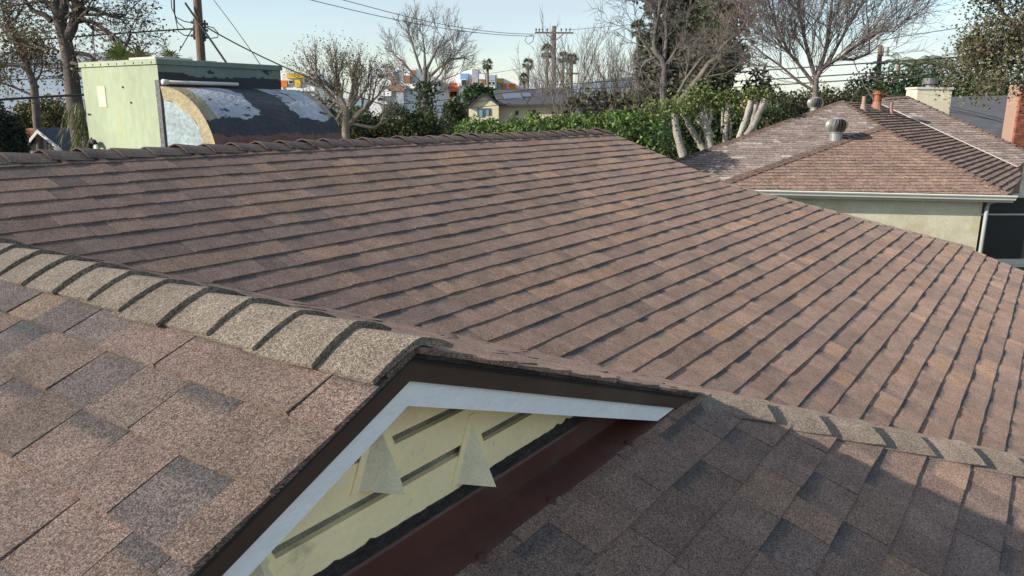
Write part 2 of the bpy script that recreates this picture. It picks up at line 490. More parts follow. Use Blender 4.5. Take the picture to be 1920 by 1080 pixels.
sMv = lambda r: (ZM - ZR + TR * (r - A0)) / (TM * cM)           # valley on main slope (s at given a)
hip_a = lambda b: A0 + (ZR - HIPZ(b)) / TR                      # near hip, a at given b
hipl_a = lambda b: A0 - (ZR - HIPZ(b)) / TL
main_slope = deck('main_roof_slope', [(S_M, [(A0 - .02, .005), (AE, .005), (AE, (BM - BK) / cM), (10.64, (BM - .70) / cM), (10.64, 6.0), (sMv(0) * 0 + (6.0 * TM * cM + ZR - ZM) / TR + A0, 6.0), (A0 - .02, sMv(A0 - .02))])])
hip_slope = deck('hip_roof_slope', [(S_H, [(hipl_a(BF), (BH - BF) / cH), (hip_a(BF), (BH - BF) / cH), (hip_a(-2.3), (BH + 2.3) / cH), (hipl_a(-2.3), (BH + 2.3) / cH)])])
left_slope = deck('gable_left_slope', [(S_GL, [(BF, .004), (4.3, .004), (4.3, 3.0), (-2.2, 3.0), (BF, (A0 - hipl_a(BF)) / cL)])])
bv = lambda s: BM + (ZR - TR * cR * s - ZM) / TM
right_slope = deck('gable_right_slope', [(S_GR, [(BF, .004), (bv(.004), .004), (bv(4.0), 4.0), (BH + (ZR - TR * cR * 4.0 - ZH) / TH_, 4.0), (BF, (hip_a(BF) - A0) / cR)])])

# ---- rank tabs by their size in the picture: the largest are objects of their own, the rest one mesh
RZ = Matrix.Rotation(math.pi / 2 - PSI, 4, 'Z')
def px_area(pc, slope):
    V, n = pc[0], pc[5]
    q = [to_px(RZ @ Vector(v)) for v in V[:n]]
    cx = sum(p[0] for p in q) / n; cy = sum(p[1] for p in q) / n
    if not (-10 < cx < 1930 and -10 < cy < 1090): return 0
    if slope is main_slope and cx > 1290 and cy > 735 + .236 * (cx - 1305) - 12: return 0
    if slope is left_slope and cy < 470 + .2 * cx: return 0
    a = sum(q[i][0] * q[(i + 1) % n][1] - q[(i + 1) % n][0] * q[i][1] for i in range(n)) / 2
    return abs(a)
allp = [(px_area(p, s), i, p, s) for s, L_ in ((main_slope, pM), (hip_slope, pH), (left_slope, pGL), (right_slope, pGR)) for i, p in enumerate(L_)]
allp.sort(key=lambda t: (-t[0], t[1]))
rest = MB()
for i, (ar, _, p, s) in enumerate(allp):
    if i < 300 and ar > 0:
        MB().add(*p[:5]).build('shingle', M_SH, s)
    else:
        rest.add(*p[:5])
rest.build('shingles', M_SH, house, kind='stuff')

# ---- hidden slopes behind the ridges
hb = MB()
def flat(pts, col=(.13, .1, .085, 1)):
    hb.add([(p[0], p[1], p[2] + HC) for p in pts], [tuple(range(len(pts)))], col, uv=[(p[0], p[1]) for p in pts], uv2=[(1, 0)] * len(pts))
zb = lambda b: ZM - TM * (b - BM)
flat([(-3.5, BM, ZM - .004), (-3.5, 10.4, zb(10.4)), (AE, 10.4, zb(10.4)), (AE, BM, ZM - .004)])
bk2 = 2 * BM - BK
flat([(AE, BK, MZ(BK) - .01), (AE, bk2, MZ(BK) - .01), (10.9, bk2 + 2.4, MZ(BK) - .01 - .84), (10.9, BK - 2.4, MZ(BK) - .01 - .84)])
flat([(AE, bk2, MZ(BK)), (AE, 10.4, zb(10.4)), (10.9, 10.4, zb(10.4))])
flat([(AE - .06, BM, ZM - .03), (AE - .06, BK, MZ(BK) - .03), (AE - .06, bk2, MZ(BK) - .03)], (.5, .45, .3, 1))
flat([(A0, 4.18, ZR), (A0, BM, ZM - .004), (-3.5, BM, ZM - .004), (-3.5, 1.2, MZ(1.2))])
hb.build('rear_roof_slopes', M_SH, house)
wb = MB()
wb.box((-2.0, -1.6, 0), (4.0, 3.9, 2.55)); wb.box((-3.2, 3.9, 0), (9.9, 9.8, 2.7)); wb.box((4.0, -.4, 0), (9.9, 3.9, 2.7))
wb.build('wall', M_CONC, house)

# ---- ridge and hip caps, each its own piece
CAPC = np.array((.205, .168, .132))
def cap(P0, d, sideL, sideR, L, w=.118, T0=.007, T1=.022, thick=.013, tint=1.0, wr=1.0):
    P0, d, sideL, sideR = np.array(P0, float), unit(d), unit(sideL), unit(sideR)
    nrm = []
    for s in (sideL, sideR):
        n = np.cross(d, s); nrm.append(n if n[2] > 0 else -n)
    ts = [-1, -.66, -.33, -.06, .06, .33, .66, 1]
    ls = [0, .35, .7, 1]
    jl, jr, js = rng.normal(0, .004), rng.normal(0, .004), rng.normal(0, .0035)
    T1 = T1 * rng.uniform(.85, 1.2); bow = rng.uniform(.002, .007)
    top, bot, uv = [], [], []
    for l in ls:
        for t in ts:
            s, n = (sideL, nrm[0]) if t < 0 else (sideR, nrm[1])
            lj = (jl if t < 0 else jr) * abs(t) * l
            h = (T0 + (T1 - T0) * l) * (1 - .22 * t ** 4) - bow * math.sin(math.pi * l) * abs(t) * .8
            if abs(t) < .1: n = unit(nrm[0] + nrm[1]); h -= .002
            b = P0 + d * (l * L + lj) + s * abs(t) * (w + js) * (1 if t < 0 else wr)
            p = b + n * h; top.append(p)
            bot.append(b + n * max(h - thick * (.45 + .55 * l) * (1 - .45 * t * t), -.004)); uv.append((t * w + jl * 900, l * L + js * 900))
    nt_ = len(ts)
    V = [(p[0], p[1], p[2] + HC) for p in top + bot]; m = len(top)
    Fc = []
    for i in range(len(ls) - 1):
        for j in range(nt_ - 1):
            q = (i * nt_ + j, i * nt_ + j + 1, (i + 1) * nt_ + j + 1, (i + 1) * nt_ + j)
            Fc.append(q); Fc.append(tuple(m + k for k in q[::-1]))
        for j in (0, nt_ - 1):
            Fc.append((i * nt_ + j, (i + 1) * nt_ + j, m + (i + 1) * nt_ + j, m + i * nt_ + j))
    for j in range(nt_ - 1):
        e_ = (len(ls) - 1) * nt_
        Fc.append((e_ + j, e_ + j + 1, m + e_ + j + 1, m + e_ + j))
    c = CAPC * rng.uniform(.9, 1.1) * tint
    MB().add(V, Fc, tuple(c) + (1,), uv + [(u + .009, v + .012) for u, v in uv], [(.9, 0)] * len(V)).build('ridge_cap', M_CAP, house)

sp = .168
for i in range(20):
    bb = BF - .022 + sp * i
    zz = ZR + .004 - .006 * max(0, bb - BF)
    cap((A0, bb + sp + .04, zz), (0, -1, 0), (-1, 0, -TL), (1, 0, -TR), sp + .04, w=.124, T0=.012, T1=.028, thick=.016, wr=.8)
sp = .203
for i in range(42):
    aa = .15 + sp * i
    if aa + sp > AE + .06: break
    cap((aa + sp + .04, BM + .012, ZM - .002), (-1, 0, 0), (0, -1, -TM), (0, 1, -TM), sp + .04, tint=np.array((.66, .60, .66)), T0=.020, T1=.043, thick=.008, w=.122)  # darker tint puts the grazing-light shade into the cap colour
def hip_caps(P0, d, n1, n2, s0, s1, sp, **kw):
    d = unit(d); n1, n2 = unit(n1), unit(n2)
    sides = []
    for n, o in ((n1, n2), (n2, n1)):
        s = np.cross(n, d); s = s if s[2] < 0 else -s
        sides.append(s)
    x = s0
    while x < s1:
        cap(np.array(P0) + d * x, d, sides[0], sides[1], sp + .045, **kw); x += sp
hd = unit((1, -TR / TH_, -TR))
hip_caps((hip_a(BF), BF, HIPZ(BF)), hd, (0, -TH_, 1), (TR, 0, 1), -.03, 3.2, .222, w=.126, T0=.003, T1=.026, thick=.010, wr=.45, tint=np.array((.92, .90, .92)))
hd2 = unit((-1, -TL / TH_, -TL))
hip_caps((hipl_a(BF), BF, HIPZ(BF)), hd2, (0, -TH_, 1), (-TL, 0, 1), -.1, 2.4, .222, T0=.006, T1=.018)
hip_caps((AE - .02, BK + .02, MZ(BK) + .004), (1, -1, -TM), (0, -TM, 1), (TM, 0, 1), -.05, 3.15, .212, T0=.006, T1=.016, tint=.95)

# ---- near gable end
def az(poly, b0, b1, mb=None, col=(1, 1, 1, 1)):
    mb = mb or MB()
    return mb.prism([(a, b0, z + HC) for a, z in poly], (0, b1 - b0, 0), col)
LA = -.62
rl = lambda a, off: ZR - (TL * (A0 - a) if a < A0 else TR * (a - A0)) + off     # roof line in the gable plane
def rake(name, side, o0, o1, b0, b1, mat, zmin=-1.004):
    if side < 0:
        poly = [(A0, rl(A0, o0)), (LA, rl(LA, o0)), (LA, rl(LA, o1)), (A0, rl(A0, o1))]
    else:
        a1 = A0 + (ZR + o0 - zmin) / TR; a2 = A0 + (ZR + o1 - zmin) / TR
        poly = [(A0, rl(A0, o0)), (a1, zmin), (a2, zmin), (A0, rl(A0, o1))]
    return az(poly, b0, b1).build(name, mat, house)
for sd in (-1, 1):
    rake('drip_edge', sd, -.002, -.016, BF - .006, BF + .02, M_TAR, HIPZ(BF) + .012)
    rake('fascia_trim', sd, -.016, -.066, BF + .004, BF + .02, M_BROWN, HIPZ(BF) + .012)
    rake('bargeboard', sd, -.060, -.118, BF + .011, BF + .034, M_WHITE, HIPZ(BF) + .016)
WB = 1.045
# siding boards with a darker, speckled channel at the head of each
zs = [-.560, -.665, -.768, -.874]
for zb_ in zs:
    zt = min(zb_ + .082, ZR - .03)
    ext = lambda z: (A0 - (ZR - .02 - z) / TL, A0 + (ZR - .02 - z) / TR)
    (l0, r0_), (l1, r1_) = ext(zb_), ext(zt)
    az([(l0, zb_), (r0_, zb_), (r1_, zt), (l1, zt)], WB, WB + .03).build('siding_board', M_CREAM, house)
M_CHANNEL = surf('dark_channel', (.23, .21, .16), rough=.95, scale=10, var=.3, fine=250, fvar=.45, bump=.2, stain=(.10, .095, .08), stain_scale=8, stain_lo=.45, stain_hi=.7)  # dark speckled grey-cream seen between the boards
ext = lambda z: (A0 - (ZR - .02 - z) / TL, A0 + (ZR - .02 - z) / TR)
az([(ext(-.99)[0], -.99), (ext(-.99)[1], -.99), (A0, ZR - .03)], WB + .0145, WB + .05).build('gable_backing', M_CHANNEL, house)
# tar line and red-brown flashing
tb = MB()
n = 150; top, botm = [], []
for i in range(n + 1):
    a = -.35 + (2.05 + .35) * i / n
    top.append((a, WB - .004, -.872 + rng.normal(0, .0009) + .002 * math.sin(a * 9) + (rng.random() < .04) * rng.uniform(.003, .008) + HC)); botm.append((a, WB - .007, -.906 + rng.normal(0, .0012) + HC))
V = top + botm + [(p[0], WB + .02, p[2]) for p in top] + [(p[0], WB + .02, p[2]) for p in botm]; m = n + 1
Fc = []
for i in range(n):
    Fc += [(m + i, m + i + 1, i + 1, i), (i, i + 1, 2 * m + i + 1, 2 * m + i), (m + i + 1, m + i, 3 * m + i, 3 * m + i + 1)]
tb.add(V, Fc).build('tar_line', M_TAR, house)
fl = MB()
bf0, bf1 = 1.032, .952
prof = [(WB - .006, -.900), (WB - .010, -.908), (bf0 + .004, HIPZ(bf0) + .012), (bf0 - .008, HIPZ(bf0) + .0065), (bf1 + .01, HIPZ(bf1 + .01) + .009), (bf1, HIPZ(bf1) + .0085)]
cols_ = list(np.linspace(-.9, 2.44, 30)); k = len(prof)
V = [(a, b, min(z, rl(a, -.045) if i_ < 2 else 9) + HC) for a in cols_ for i_, (b, z) in enumerate(prof)]
V = [(x_, b, max(z_, HC + HIPZ(b) + .006)) for x_, b, z_ in V]
fl.add(V, [(j * k + i, j * k + i + 1, (j + 1) * k + i + 1, (j + 1) * k + i) for j in range(len(cols_) - 1) for i in range(k - 1)])
flash = fl.build('flashing', M_FLASH, house)
for px, py in ((1035, 940), (1180, 832), (905, 1046)):
    rr = ray(px, py); a = rr[0] * math.sin(PSI) + rr[1] * math.cos(PSI); b = -rr[0] * math.cos(PSI) + rr[1] * math.sin(PSI); z = rr[2]
    t = (ZH - TH_ * BH + .0085) / (z - TH_ * b); c = np.array([a * t, b * t, z * t])
    nb_ = MB(); V, Fc = [], []
    rings = [(.0165, .0), (.015, .0035), (.009, .0058), (.004, .0045)]
    nn = unit((0, -TH_, 1)); e1 = np.array([1., 0, 0]); e2 = np.cross(nn, e1)
    for q, (rad, h) in enumerate(rings):
        for j in range(12):
            tt = 2 * math.pi * j / 12; rr_ = rad * (1 + .12 * math.sin(3 * tt + q))
            p = c + e1 * rr_ * math.cos(tt) + e2 * rr_ * math.sin(tt) + nn * h; V.append((p[0], p[1], p[2] + HC))
    for q in range(3):
        for j in range(12): Fc.append((q * 12 + j, q * 12 + (j + 1) % 12, q * 12 + 12 + (j + 1) % 12, q * 12 + 12 + j))
    Fc.append(tuple(range(36, 48)))
    nb_.add(V, Fc).build('nail_sealant', M_FLASH, flash, smooth=True)
# three pointed sheet metal vent hoods
for c, zb_ in ((1.005, -.748), (1.31, -.862), (.70, -.862)):
    h, w, d = .142, .058, .076
    Tt, Ll, Rr, Nn = (c, WB, zb_ + h), (c - w, WB, zb_ + .004), (c + w, WB, zb_ + .004), (c, WB - d, zb_ - .006)
    t = .003
    up = lambda p: (p[0], p[1], p[2] + HC)
    vh = MB().add([up(Tt), up(Ll), up(Nn), up(Rr)], [(0, 1, 2), (0, 2, 3)])
    ins = [(c, WB, zb_ + h - .012), (c - w + .006, WB, zb_ + .004), (c, WB - d + .008, zb_ - .006), (c + w - .006, WB, zb_ + .004)]
    vh.add([up(p) for p in ins], [(2, 1, 0), (3, 2, 0)])
    vh.add([up(p) for p in (Ll, Nn, Rr)] + [up(p) for p in ins[1:]], [(0, 3, 4, 1), (1, 4, 5, 2)])
    vo = vh.build('vent_hood', M_BRACKET, house)
    fg = MB().prism([up((c - .010, WB - .0035, zb_ + h + .016)), up((c - w - .018, WB - .0035, zb_ + .002)), up((c + w + .018, WB - .0035, zb_ + .002)), up((c + .010, WB - .0035, zb_ + h + .016))], (0, .0038, 0))
    fg.build('flange', M_CREAM, vo)

# ------------------------------------------------------------------ rooftop air handler behind the main ridge
AC = empty('rooftop_air_conditioner', tuple(np.array([-2.70, 6.0, 0]) + np.array([0, 0, HC - .70])), math.pi / 2 - PSI)
tag(AC, 'pale green rooftop air conditioner box with curved tar-patched duct behind the main ridge', 'air conditioner')
ZB = .70                                            # local z = eye-relative z + ZB
def fbm(x, y, seed=0):
    s = 0
    for o, (fx, am) in enumerate(((3.1, .5), (6.7, .27), (14.3, .15), (31., .08))):
        s += am * math.sin(fx * x + 1.7 * seed + 2.1 * math.sin(fx * .8 * y + seed + o)) * math.cos(fx * 1.13 * y + .6 * seed + 1.3 * math.sin(fx * .7 * x + o))
    return s
TARC = (.030, .032, .040, 1); RUST = (.13, .065, .045, 1)
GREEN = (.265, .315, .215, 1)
LA_, LB_ = 1.137, 1.16
zt = .327 + ZB
bx = MB()
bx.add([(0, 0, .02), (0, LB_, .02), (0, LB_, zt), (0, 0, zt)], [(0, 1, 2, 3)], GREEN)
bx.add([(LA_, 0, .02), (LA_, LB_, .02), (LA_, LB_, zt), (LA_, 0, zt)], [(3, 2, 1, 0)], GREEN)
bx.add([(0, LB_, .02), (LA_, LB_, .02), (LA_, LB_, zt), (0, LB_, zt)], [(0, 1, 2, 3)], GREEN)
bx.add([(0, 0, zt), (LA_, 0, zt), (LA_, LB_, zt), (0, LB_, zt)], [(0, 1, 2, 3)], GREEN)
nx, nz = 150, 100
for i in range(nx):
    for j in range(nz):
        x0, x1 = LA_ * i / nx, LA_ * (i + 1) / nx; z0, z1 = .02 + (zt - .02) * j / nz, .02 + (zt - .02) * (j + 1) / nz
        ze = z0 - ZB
        c = (.15, .195, .165, 1)  # front face a darker green, its shade put into the colour
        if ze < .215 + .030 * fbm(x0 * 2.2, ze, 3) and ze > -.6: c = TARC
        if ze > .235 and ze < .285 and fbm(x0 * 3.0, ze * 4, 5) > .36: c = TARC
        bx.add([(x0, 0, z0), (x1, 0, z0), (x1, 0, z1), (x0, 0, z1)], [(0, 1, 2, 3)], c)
M_ACP = surf('chalky_green_paint', GREEN[:3], rough=.6, scale=2.2, var=.16, fine=18, fvar=.09, bump=.15, attr=True, stain=(.31, .33, .17), stain_scale=1.3, stain_lo=.60, stain_hi=.85, stretch=(1, 1, .6))
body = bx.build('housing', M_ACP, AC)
MB().box((-.012, -.012, zt), (LA_ + .012, LB_ + .012, zt + .005), (.25, .30, .22, 1)).box((-.012, -.014, zt - .035), (LA_ + .012, -.004, zt), (.15, .195, .165, 1)).box((-.013, -.004, zt - .035), (-.004, LB_ + .012, zt), (.28, .33, .23, 1)).build('lid', M_ACP, AC)  # front lip darker too, with the shade in its colour
sc = MB()
for q in range(9):
    for (b_, z_) in ((.06 + q * .125, zt - .02),):
        sc.tube([(-.013, b_, z_), (-.019, b_, z_)], .008, 8)
sc.build('lid_screw', M_METAL, AC)
for (b_, z_) in ((.52, zt - .20), (.42, zt - .32), (1.12, zt - .42), (1.09, zt - .42), (1.12, zt - .62)):
    MB().tube([(-.001, b_, z_), (-.008, b_, z_)], .008, 8).build('screw', M_TAR, AC)
MB().box((-.004, .80, zt - .36), (-.001, .93, zt - .19), (.40, .41, .34, 1)).build('label_plate', M_ATTR, AC)
MB().tube([(-.05, 1.06, .0), (-.05, 1.06, .36), (-.052, 1.03, .385), (-.055, .98, .385), (-.055, .955, .36)], .022, 10, (.02, .02, .02, 1)).tube([(-.055, .955, .36), (-.06, .93, .28), (-.06, .915, 0)], .016, 8, (.55, .6, .5, 1)).build('condensate_pipe', M_ATTR, AC, smooth=True)
# curved transition duct
DL, RB_, RZ_, ZC = 1.23, .67, .53, -.40 + ZB
def hoodp(x, t, rr=1.0):
    return (x, -RB_ * rr * math.sin(t) - .004, ZC + RZ_ * rr * math.cos(t))
hd_ = MB(); nx, nt_ = 210, 90
for i in range(nx):
    for j in range(nt_):
        x0, x1 = DL * i / nx, DL * (i + 1) / nx; t0, t1 = math.pi / 2 * j / nt_, math.pi / 2 * (j + 1) / nt_
        xm, tm = (x0 + x1) / 2, (t0 + t1) / 2
        nz_ = fbm(xm * 2.6, tm * 1.6, 1)
        c = (.33, .355, .40, 1)
        if xm < .10 + .015 * nz_ or xm > DL - .08 + .02 * nz_: c = (.25, .215, .14, 1)
        elif tm < .17 + .12 * nz_ and xm < .55: c = (.30, .20, .15, 1)
        if abs(xm - .66 - .05 * (tm - .7) * 1.5 + .05 * nz_) < .165 + .05 * fbm(tm * 3, xm, 2): c = TARC
        if tm > .98 + .09 * fbm(xm * 3.5, tm, 7): c = TARC
        if tm > 1.24 + .06 * fbm(xm * 3.0, tm, 9): c = RUST
        if abs(xm - (.93 + .05 * tm)) < .010 and .05 < tm < .62: c = (.16, .09, .06, 1)
        if fbm(xm * 5, tm * 5, 11) > .50 and xm > .15 and tm < 1: c = TARC
        hd_.add([hoodp(x0, t0), hoodp(x1, t0), hoodp(x1, t1), hoodp(x0, t1)], [(0, 3, 2, 1)], c)
M_DUCT = surf('patched_duct_sheet', (.5, .5, .5), rough=.5, scale=5, var=.28, fine=30, fvar=.2, bump=.8, bdist=.012, attr=True)
duct = hd_.build('duct_hood', M_DUCT, AC)
pl = MB(); rimp = MB()
nseg = 24
inn = [hoodp(.012, math.pi / 2 * j / nseg, .80) for j in range(nseg + 1)]
pl.add([(.012, -.004, ZC)] + [(p[0], p[1], p[2]) for p in inn], [(0, j + 1, j + 2) for j in range(nseg)], (.23, .29, .31, 1))
for j in range(nseg):
    t0, t1 = math.pi / 2 * j / nseg, math.pi / 2 * (j + 1) / nseg
    rimp.add([hoodp(0, t0), hoodp(0, t1), hoodp(.012, t1, .79 + .02 * math.sin(9 * t1)), hoodp(.012, t0, .79 + .02 * math.sin(9 * t0))], [(0, 1, 2, 3)], (.27, .23, .145, 1))
pl.build('duct_end_plate', M_DUCT, duct); rimp.build('duct_end_rim', M_DUCT, duct)
rp = MB()
rp.add([hoodp(DL, 0)] + [hoodp(DL, math.pi / 2 * j / nseg) for j in range(nseg + 1)] + [(DL, -.004, ZC)], [tuple(range(nseg + 3))], (.36, .32, .22, 1))
rp.build('duct_far_plate', M_DUCT, duct)
seam = MB()
for q in range(26):
    z0 = .05 + (zt - .2) * q / 26; z1 = .05 + (zt - .2) * (q + 1) / 26
    w0 = .012 + .012 * abs(fbm(q * .7, 1, 4)); 
    seam.add([(-.005, .03 + w0, z0), (-.005, -.012, z0), (.03 + w0, -.012, z0), (.03 + w0, -.012, z1), (-.005, -.012, z1), (-.005, .03 + w0, z1)], [(0, 1, 4, 5), (1, 2, 3, 4)], (.09, .09, .10, 1))
seam.build('corner_mastic', M_DUCT, AC)
MB().tube([(.02, -.05, ZC + RZ_ + .03), (.66, -.05, ZC + RZ_ + .03)], .015, 12, (.55, .54, .50, 1)).tube([(.0, -.05, ZC + RZ_ + .03), (.045, -.05, ZC + RZ_ + .03)], .021, 12, (.55, .54, .50, 1)).build('drain_pipe', M_ATTR, AC, smooth=True)
MB().box((.28, .5, zt + .012), (.62, .9, zt + .05), (.42, .42, .38, 1)).box((.66, .5, zt + .012), (.85, .8, zt + .04), (.35, .35, .32, 1)).build('lid_cover', M_ATTR, AC)
MB().box((.05, .05, -.52), (.13, .13, .03)).box((.95, .05, -.52), (1.03, .13, .03)).box((.05, 1.0, -.85), (.13, 1.08, .03)).box((.95, 1.0, -.85), (1.03, 1.08, .03)).build('support_leg', M_METAL, AC)

# ------------------------------------------------------------------ vegetation tools
def leaf_quads(P, size, r, flat=0.0, droop=None, aspect=.55):
    """one leaf shaped quad per position"""
    N = len(P)
    d = r.normal(size=(N, 3)); d /= np.linalg.norm(d, axis=1)[:, None]
    if droop is not None: d = d * (1 - droop) + np.array([0, 0, -1.]) * droop; d /= np.linalg.norm(d, axis=1)[:, None]
    e = r.normal(size=(N, 3)); e -= d * (e * d).sum(1)[:, None]; e /= np.linalg.norm(e, axis=1)[:, None]
    s = np.asarray(size) * r.uniform(.65, 1.35, N); s = s[:, None]
    a = P - d * s * .5; b = P + e * s * aspect * .5; c = P + d * s * .5; f = P - e * s * aspect * .5
    return np.stack([a, b, c, f], 1)

def leaf_cols(N, r, cols, jit=.22):
    cols = np.array(cols); C = cols[r.integers(0, len(cols), N)]
    return C * (1 + r.normal(0, jit, (N, 1))).clip(.35, 1.8)

def tubes_mesh(name, branches, mat, parent, col):
    mb_v, mb_f = [], []
    n = 0
    for pts, rad, k in branches:
        m = len(pts)
        pts = np.asarray(pts)
        d = np.gradient(pts, axis=0); d /= (np.linalg.norm(d, axis=1)[:, None] + 1e-9)
        ref = np.array([.31, .17, .93]) if abs(d[0][2]) < .8 else np.array([.9, .3, .1])
        x = ref - d * (d @ ref)[:, None]; x /= (np.linalg.norm(x, axis=1)[:, None] + 1e-9); y = np.cross(d, x)
        t = np.arange(k) * 2 * math.pi / k
        V = pts[:, None, :] + np.asarray(rad)[:, None, None] * (np.cos(t)[None, :, None] * x[:, None, :] + np.sin(t)[None, :, None] * y[:, None, :])
        mb_v.append(V.reshape(-1, 3))
        i = np.arange(m - 1)[:, None] * k; j = np.arange(k)[None, :]; j2 = (j + 1) % k
        Fq = np.stack([i + j, i + j2, i + k + j2, i + k + j], -1).reshape(-1, 4) + n
        mb_f.append(Fq); n += m * k
    V = np.concatenate(mb_v); Fq = np.concatenate(mb_f)
    me = bpy.data.meshes.new(name)
    me.vertices.add(len(V)); me.vertices.foreach_set('co', V.astype(np.float32).ravel())
    me.loops.add(Fq.size); me.loops.foreach_set('vertex_index', Fq.astype(np.int32).ravel())
    me.polygons.add(len(Fq)); me.polygons.foreach_set('loop_start', np.arange(0, Fq.size, 4, dtype=np.int32)); me.polygons.foreach_set('loop_total', np.full(len(Fq), 4, np.int32))
    me.update(calc_edges=True)
    me.polygons.foreach_set('use_smooth', [True] * len(Fq))
    a = me.color_attributes.new('Col', 'FLOAT_COLOR', 'POINT')
    cc = np.ones((len(V), 4), np.float32); cc[:, :3] = col
    a.data.foreach_set('color', cc.ravel())
    me.materials.append(mat)
    return link(bpy.data.objects.new(name, me), parent)

def grow(r, p, d, L, rad, lev, P, out):
    n = P['seg'][lev]; pts = [p]; dd = d
    for i in range(n):
        dd = unit(dd + r.normal(0, P['wob'][lev], 3) + np.array([0, 0, P['up'][lev]]) + P.get('bias', np.zeros(3)) * (lev > 0))
        p = p + dd * L / n; pts.append(p)
    tip = P['tip'][lev] if 'tip' in P else .35
    rs = np.linspace(rad, rad * tip, n + 1)
    out.append((np.array(pts), rs, lev))
    if lev + 1 < len(P['seg']):
        nc = P['n'][lev]; nc = int(r.integers(max(1, nc - 1), nc + 2)); az0 = r.uniform(0, 6.28)
        for c in range(nc):
            t = P['t0'][lev] + (1 - P['t0'][lev]) * (c + r.uniform(0, 1)) / nc
            k = min(int(t * n), n - 1); q = pts[k] + (pts[k + 1] - pts[k]) * (t * n - k)
            base = unit(pts[k + 1] - pts[k])
            ang = math.radians(P['ang'][lev] * r.uniform(.7, 1.3)); az_ = az0 + c * 2.4 + r.normal(0, .4)
            ref = np.array([0, 0, 1.]) if abs(base[2]) < .9 else np.array([1., 0, 0])
            x = unit(np.cross(base, ref)); y = np.cross(base, x)
            nd = base * math.cos(ang) + (x * math.cos(az_) + y * math.sin(az_)) * math.sin(ang)
            grow(r, q, nd, L * P['rat'][lev] * r.uniform(.7, 1.2) * (1.12 - .4 * t), max(rs[k] * P['rr'][lev], P.get('rmin', .006)), lev + 1, P, out)

SIDES = (8, 6, 5, 4, 3, 3)
def tree(name, base, P, seed, label, cat='tree', bark=(.10, .085, .075), leaves=None, group=None, starts=None, wood_lev=2):
    r = np.random.default_rng(seed)
    base = np.array([base[0], base[1], 0.0])
    root = empty(name, tuple(base)); tag(root, label, cat, group)
    out = []
    if starts is None:
        grow(r, np.zeros(3), unit(P.get('lean', (0, 0, 1))), P['L'], P['R'], 0, P, out)
    else:
        for (pts, rad, sl) in starts:                      # hand laid limbs, in local coordinates
            pts = np.array(pts, float); out.append((pts, np.linspace(rad[0], rad[1], len(pts)), 0))
            for c in range(sl):
                k = int(r.integers(max(1, len(pts) // 3), len(pts))); q = pts[k]; base_d = unit(pts[k] - pts[k - 1])
                nd = unit(base_d + r.normal(0, .55, 3) + np.array([0, 0, .25]))
                grow(r, q, nd, P['L'] * r.uniform(.6, 1.1), max(rad[1] * r.uniform(.4, .75), .01), 1, P, out)
    wood = [(p, rs, SIDES[min(l, 5)]) for p, rs, l in out if l < wood_lev]
    twig = [(p, rs, SIDES[min(l, 5)]) for p, rs, l in out if l >= wood_lev]
    tubes_mesh('trunk', wood, M_BARK, root, bark)
    if twig: tubes_mesh('crown', twig, M_BARK, root, np.array(bark) * P.get('twigc', 1.15))
    if leaves:
        last = max(l for _, _, l in out)
        pts = np.concatenate([p[1:] for p, rs, l in out if l >= last - leaves.get('lev', 0)])
        n = leaves['n']; idx = r.integers(0, len(pts), n)
        pos = pts[idx] + r.normal(0, leaves['spread'], (n, 3))
        if 'keep' in leaves: pos = pos[[leaves['keep'](q) for q in pos]]
        quads('foliage', leaf_quads(pos, leaves['size'], r, droop=leaves.get('droop')), leaf_cols(len(pos), r, leaves['cols']), M_LEAF, root)
    return root

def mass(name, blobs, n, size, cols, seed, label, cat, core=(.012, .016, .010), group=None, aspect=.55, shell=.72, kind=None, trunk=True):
    """bush or hedge: leaves spread through the outer part of many uneven blobs, over a dark twiggy core; blobs (centre, radii) in world space"""
    r = np.random.default_rng(seed)
    lo = np.mean([b[0] for b in blobs], axis=0)
    root = empty(name, (lo[0], lo[1], 0.0)); tag(root, label, cat, group, kind)
    off = np.array([lo[0], lo[1], 0])
    vol = np.array([b[1][0] * b[1][1] + b[1][1] * b[1][2] + b[1][0] * b[1][2] for b in blobs]); w = vol / vol.sum()
    which = r.choice(len(blobs), n, p=w)
    C = np.array([b[0] for b in blobs])[which]; R = np.array([b[1] for b in blobs])[which]
    d = r.normal(size=(n, 3)); d /= np.linalg.norm(d, axis=1)[:, None]
    lump = 1 + .12 * np.sin(d[:, 0] * 5 + which) * np.cos(d[:, 2] * 6 + which * 1.7) + .08 * np.sin(d[:, 1] * 11 + which * 2)
    rad = (shell + (1.06 - shell) * r.random(n) ** .6) * lump
    P = C + d * R * rad[:, None]
    ok = P[:, 2] > .05
    P = P[ok] - off
    quads('foliage', leaf_quads(P, size, r, aspect=aspect), leaf_cols(len(P), r, cols), M_LEAF, root)
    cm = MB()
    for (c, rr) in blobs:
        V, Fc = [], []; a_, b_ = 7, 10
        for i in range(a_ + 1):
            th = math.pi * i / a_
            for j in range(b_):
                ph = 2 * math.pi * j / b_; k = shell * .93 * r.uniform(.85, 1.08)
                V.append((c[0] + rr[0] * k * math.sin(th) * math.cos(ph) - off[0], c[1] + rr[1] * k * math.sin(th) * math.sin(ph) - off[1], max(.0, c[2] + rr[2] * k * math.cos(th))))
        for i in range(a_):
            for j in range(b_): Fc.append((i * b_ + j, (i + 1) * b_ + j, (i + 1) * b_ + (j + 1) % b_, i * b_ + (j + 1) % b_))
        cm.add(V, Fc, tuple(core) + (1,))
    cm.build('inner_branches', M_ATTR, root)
    return root

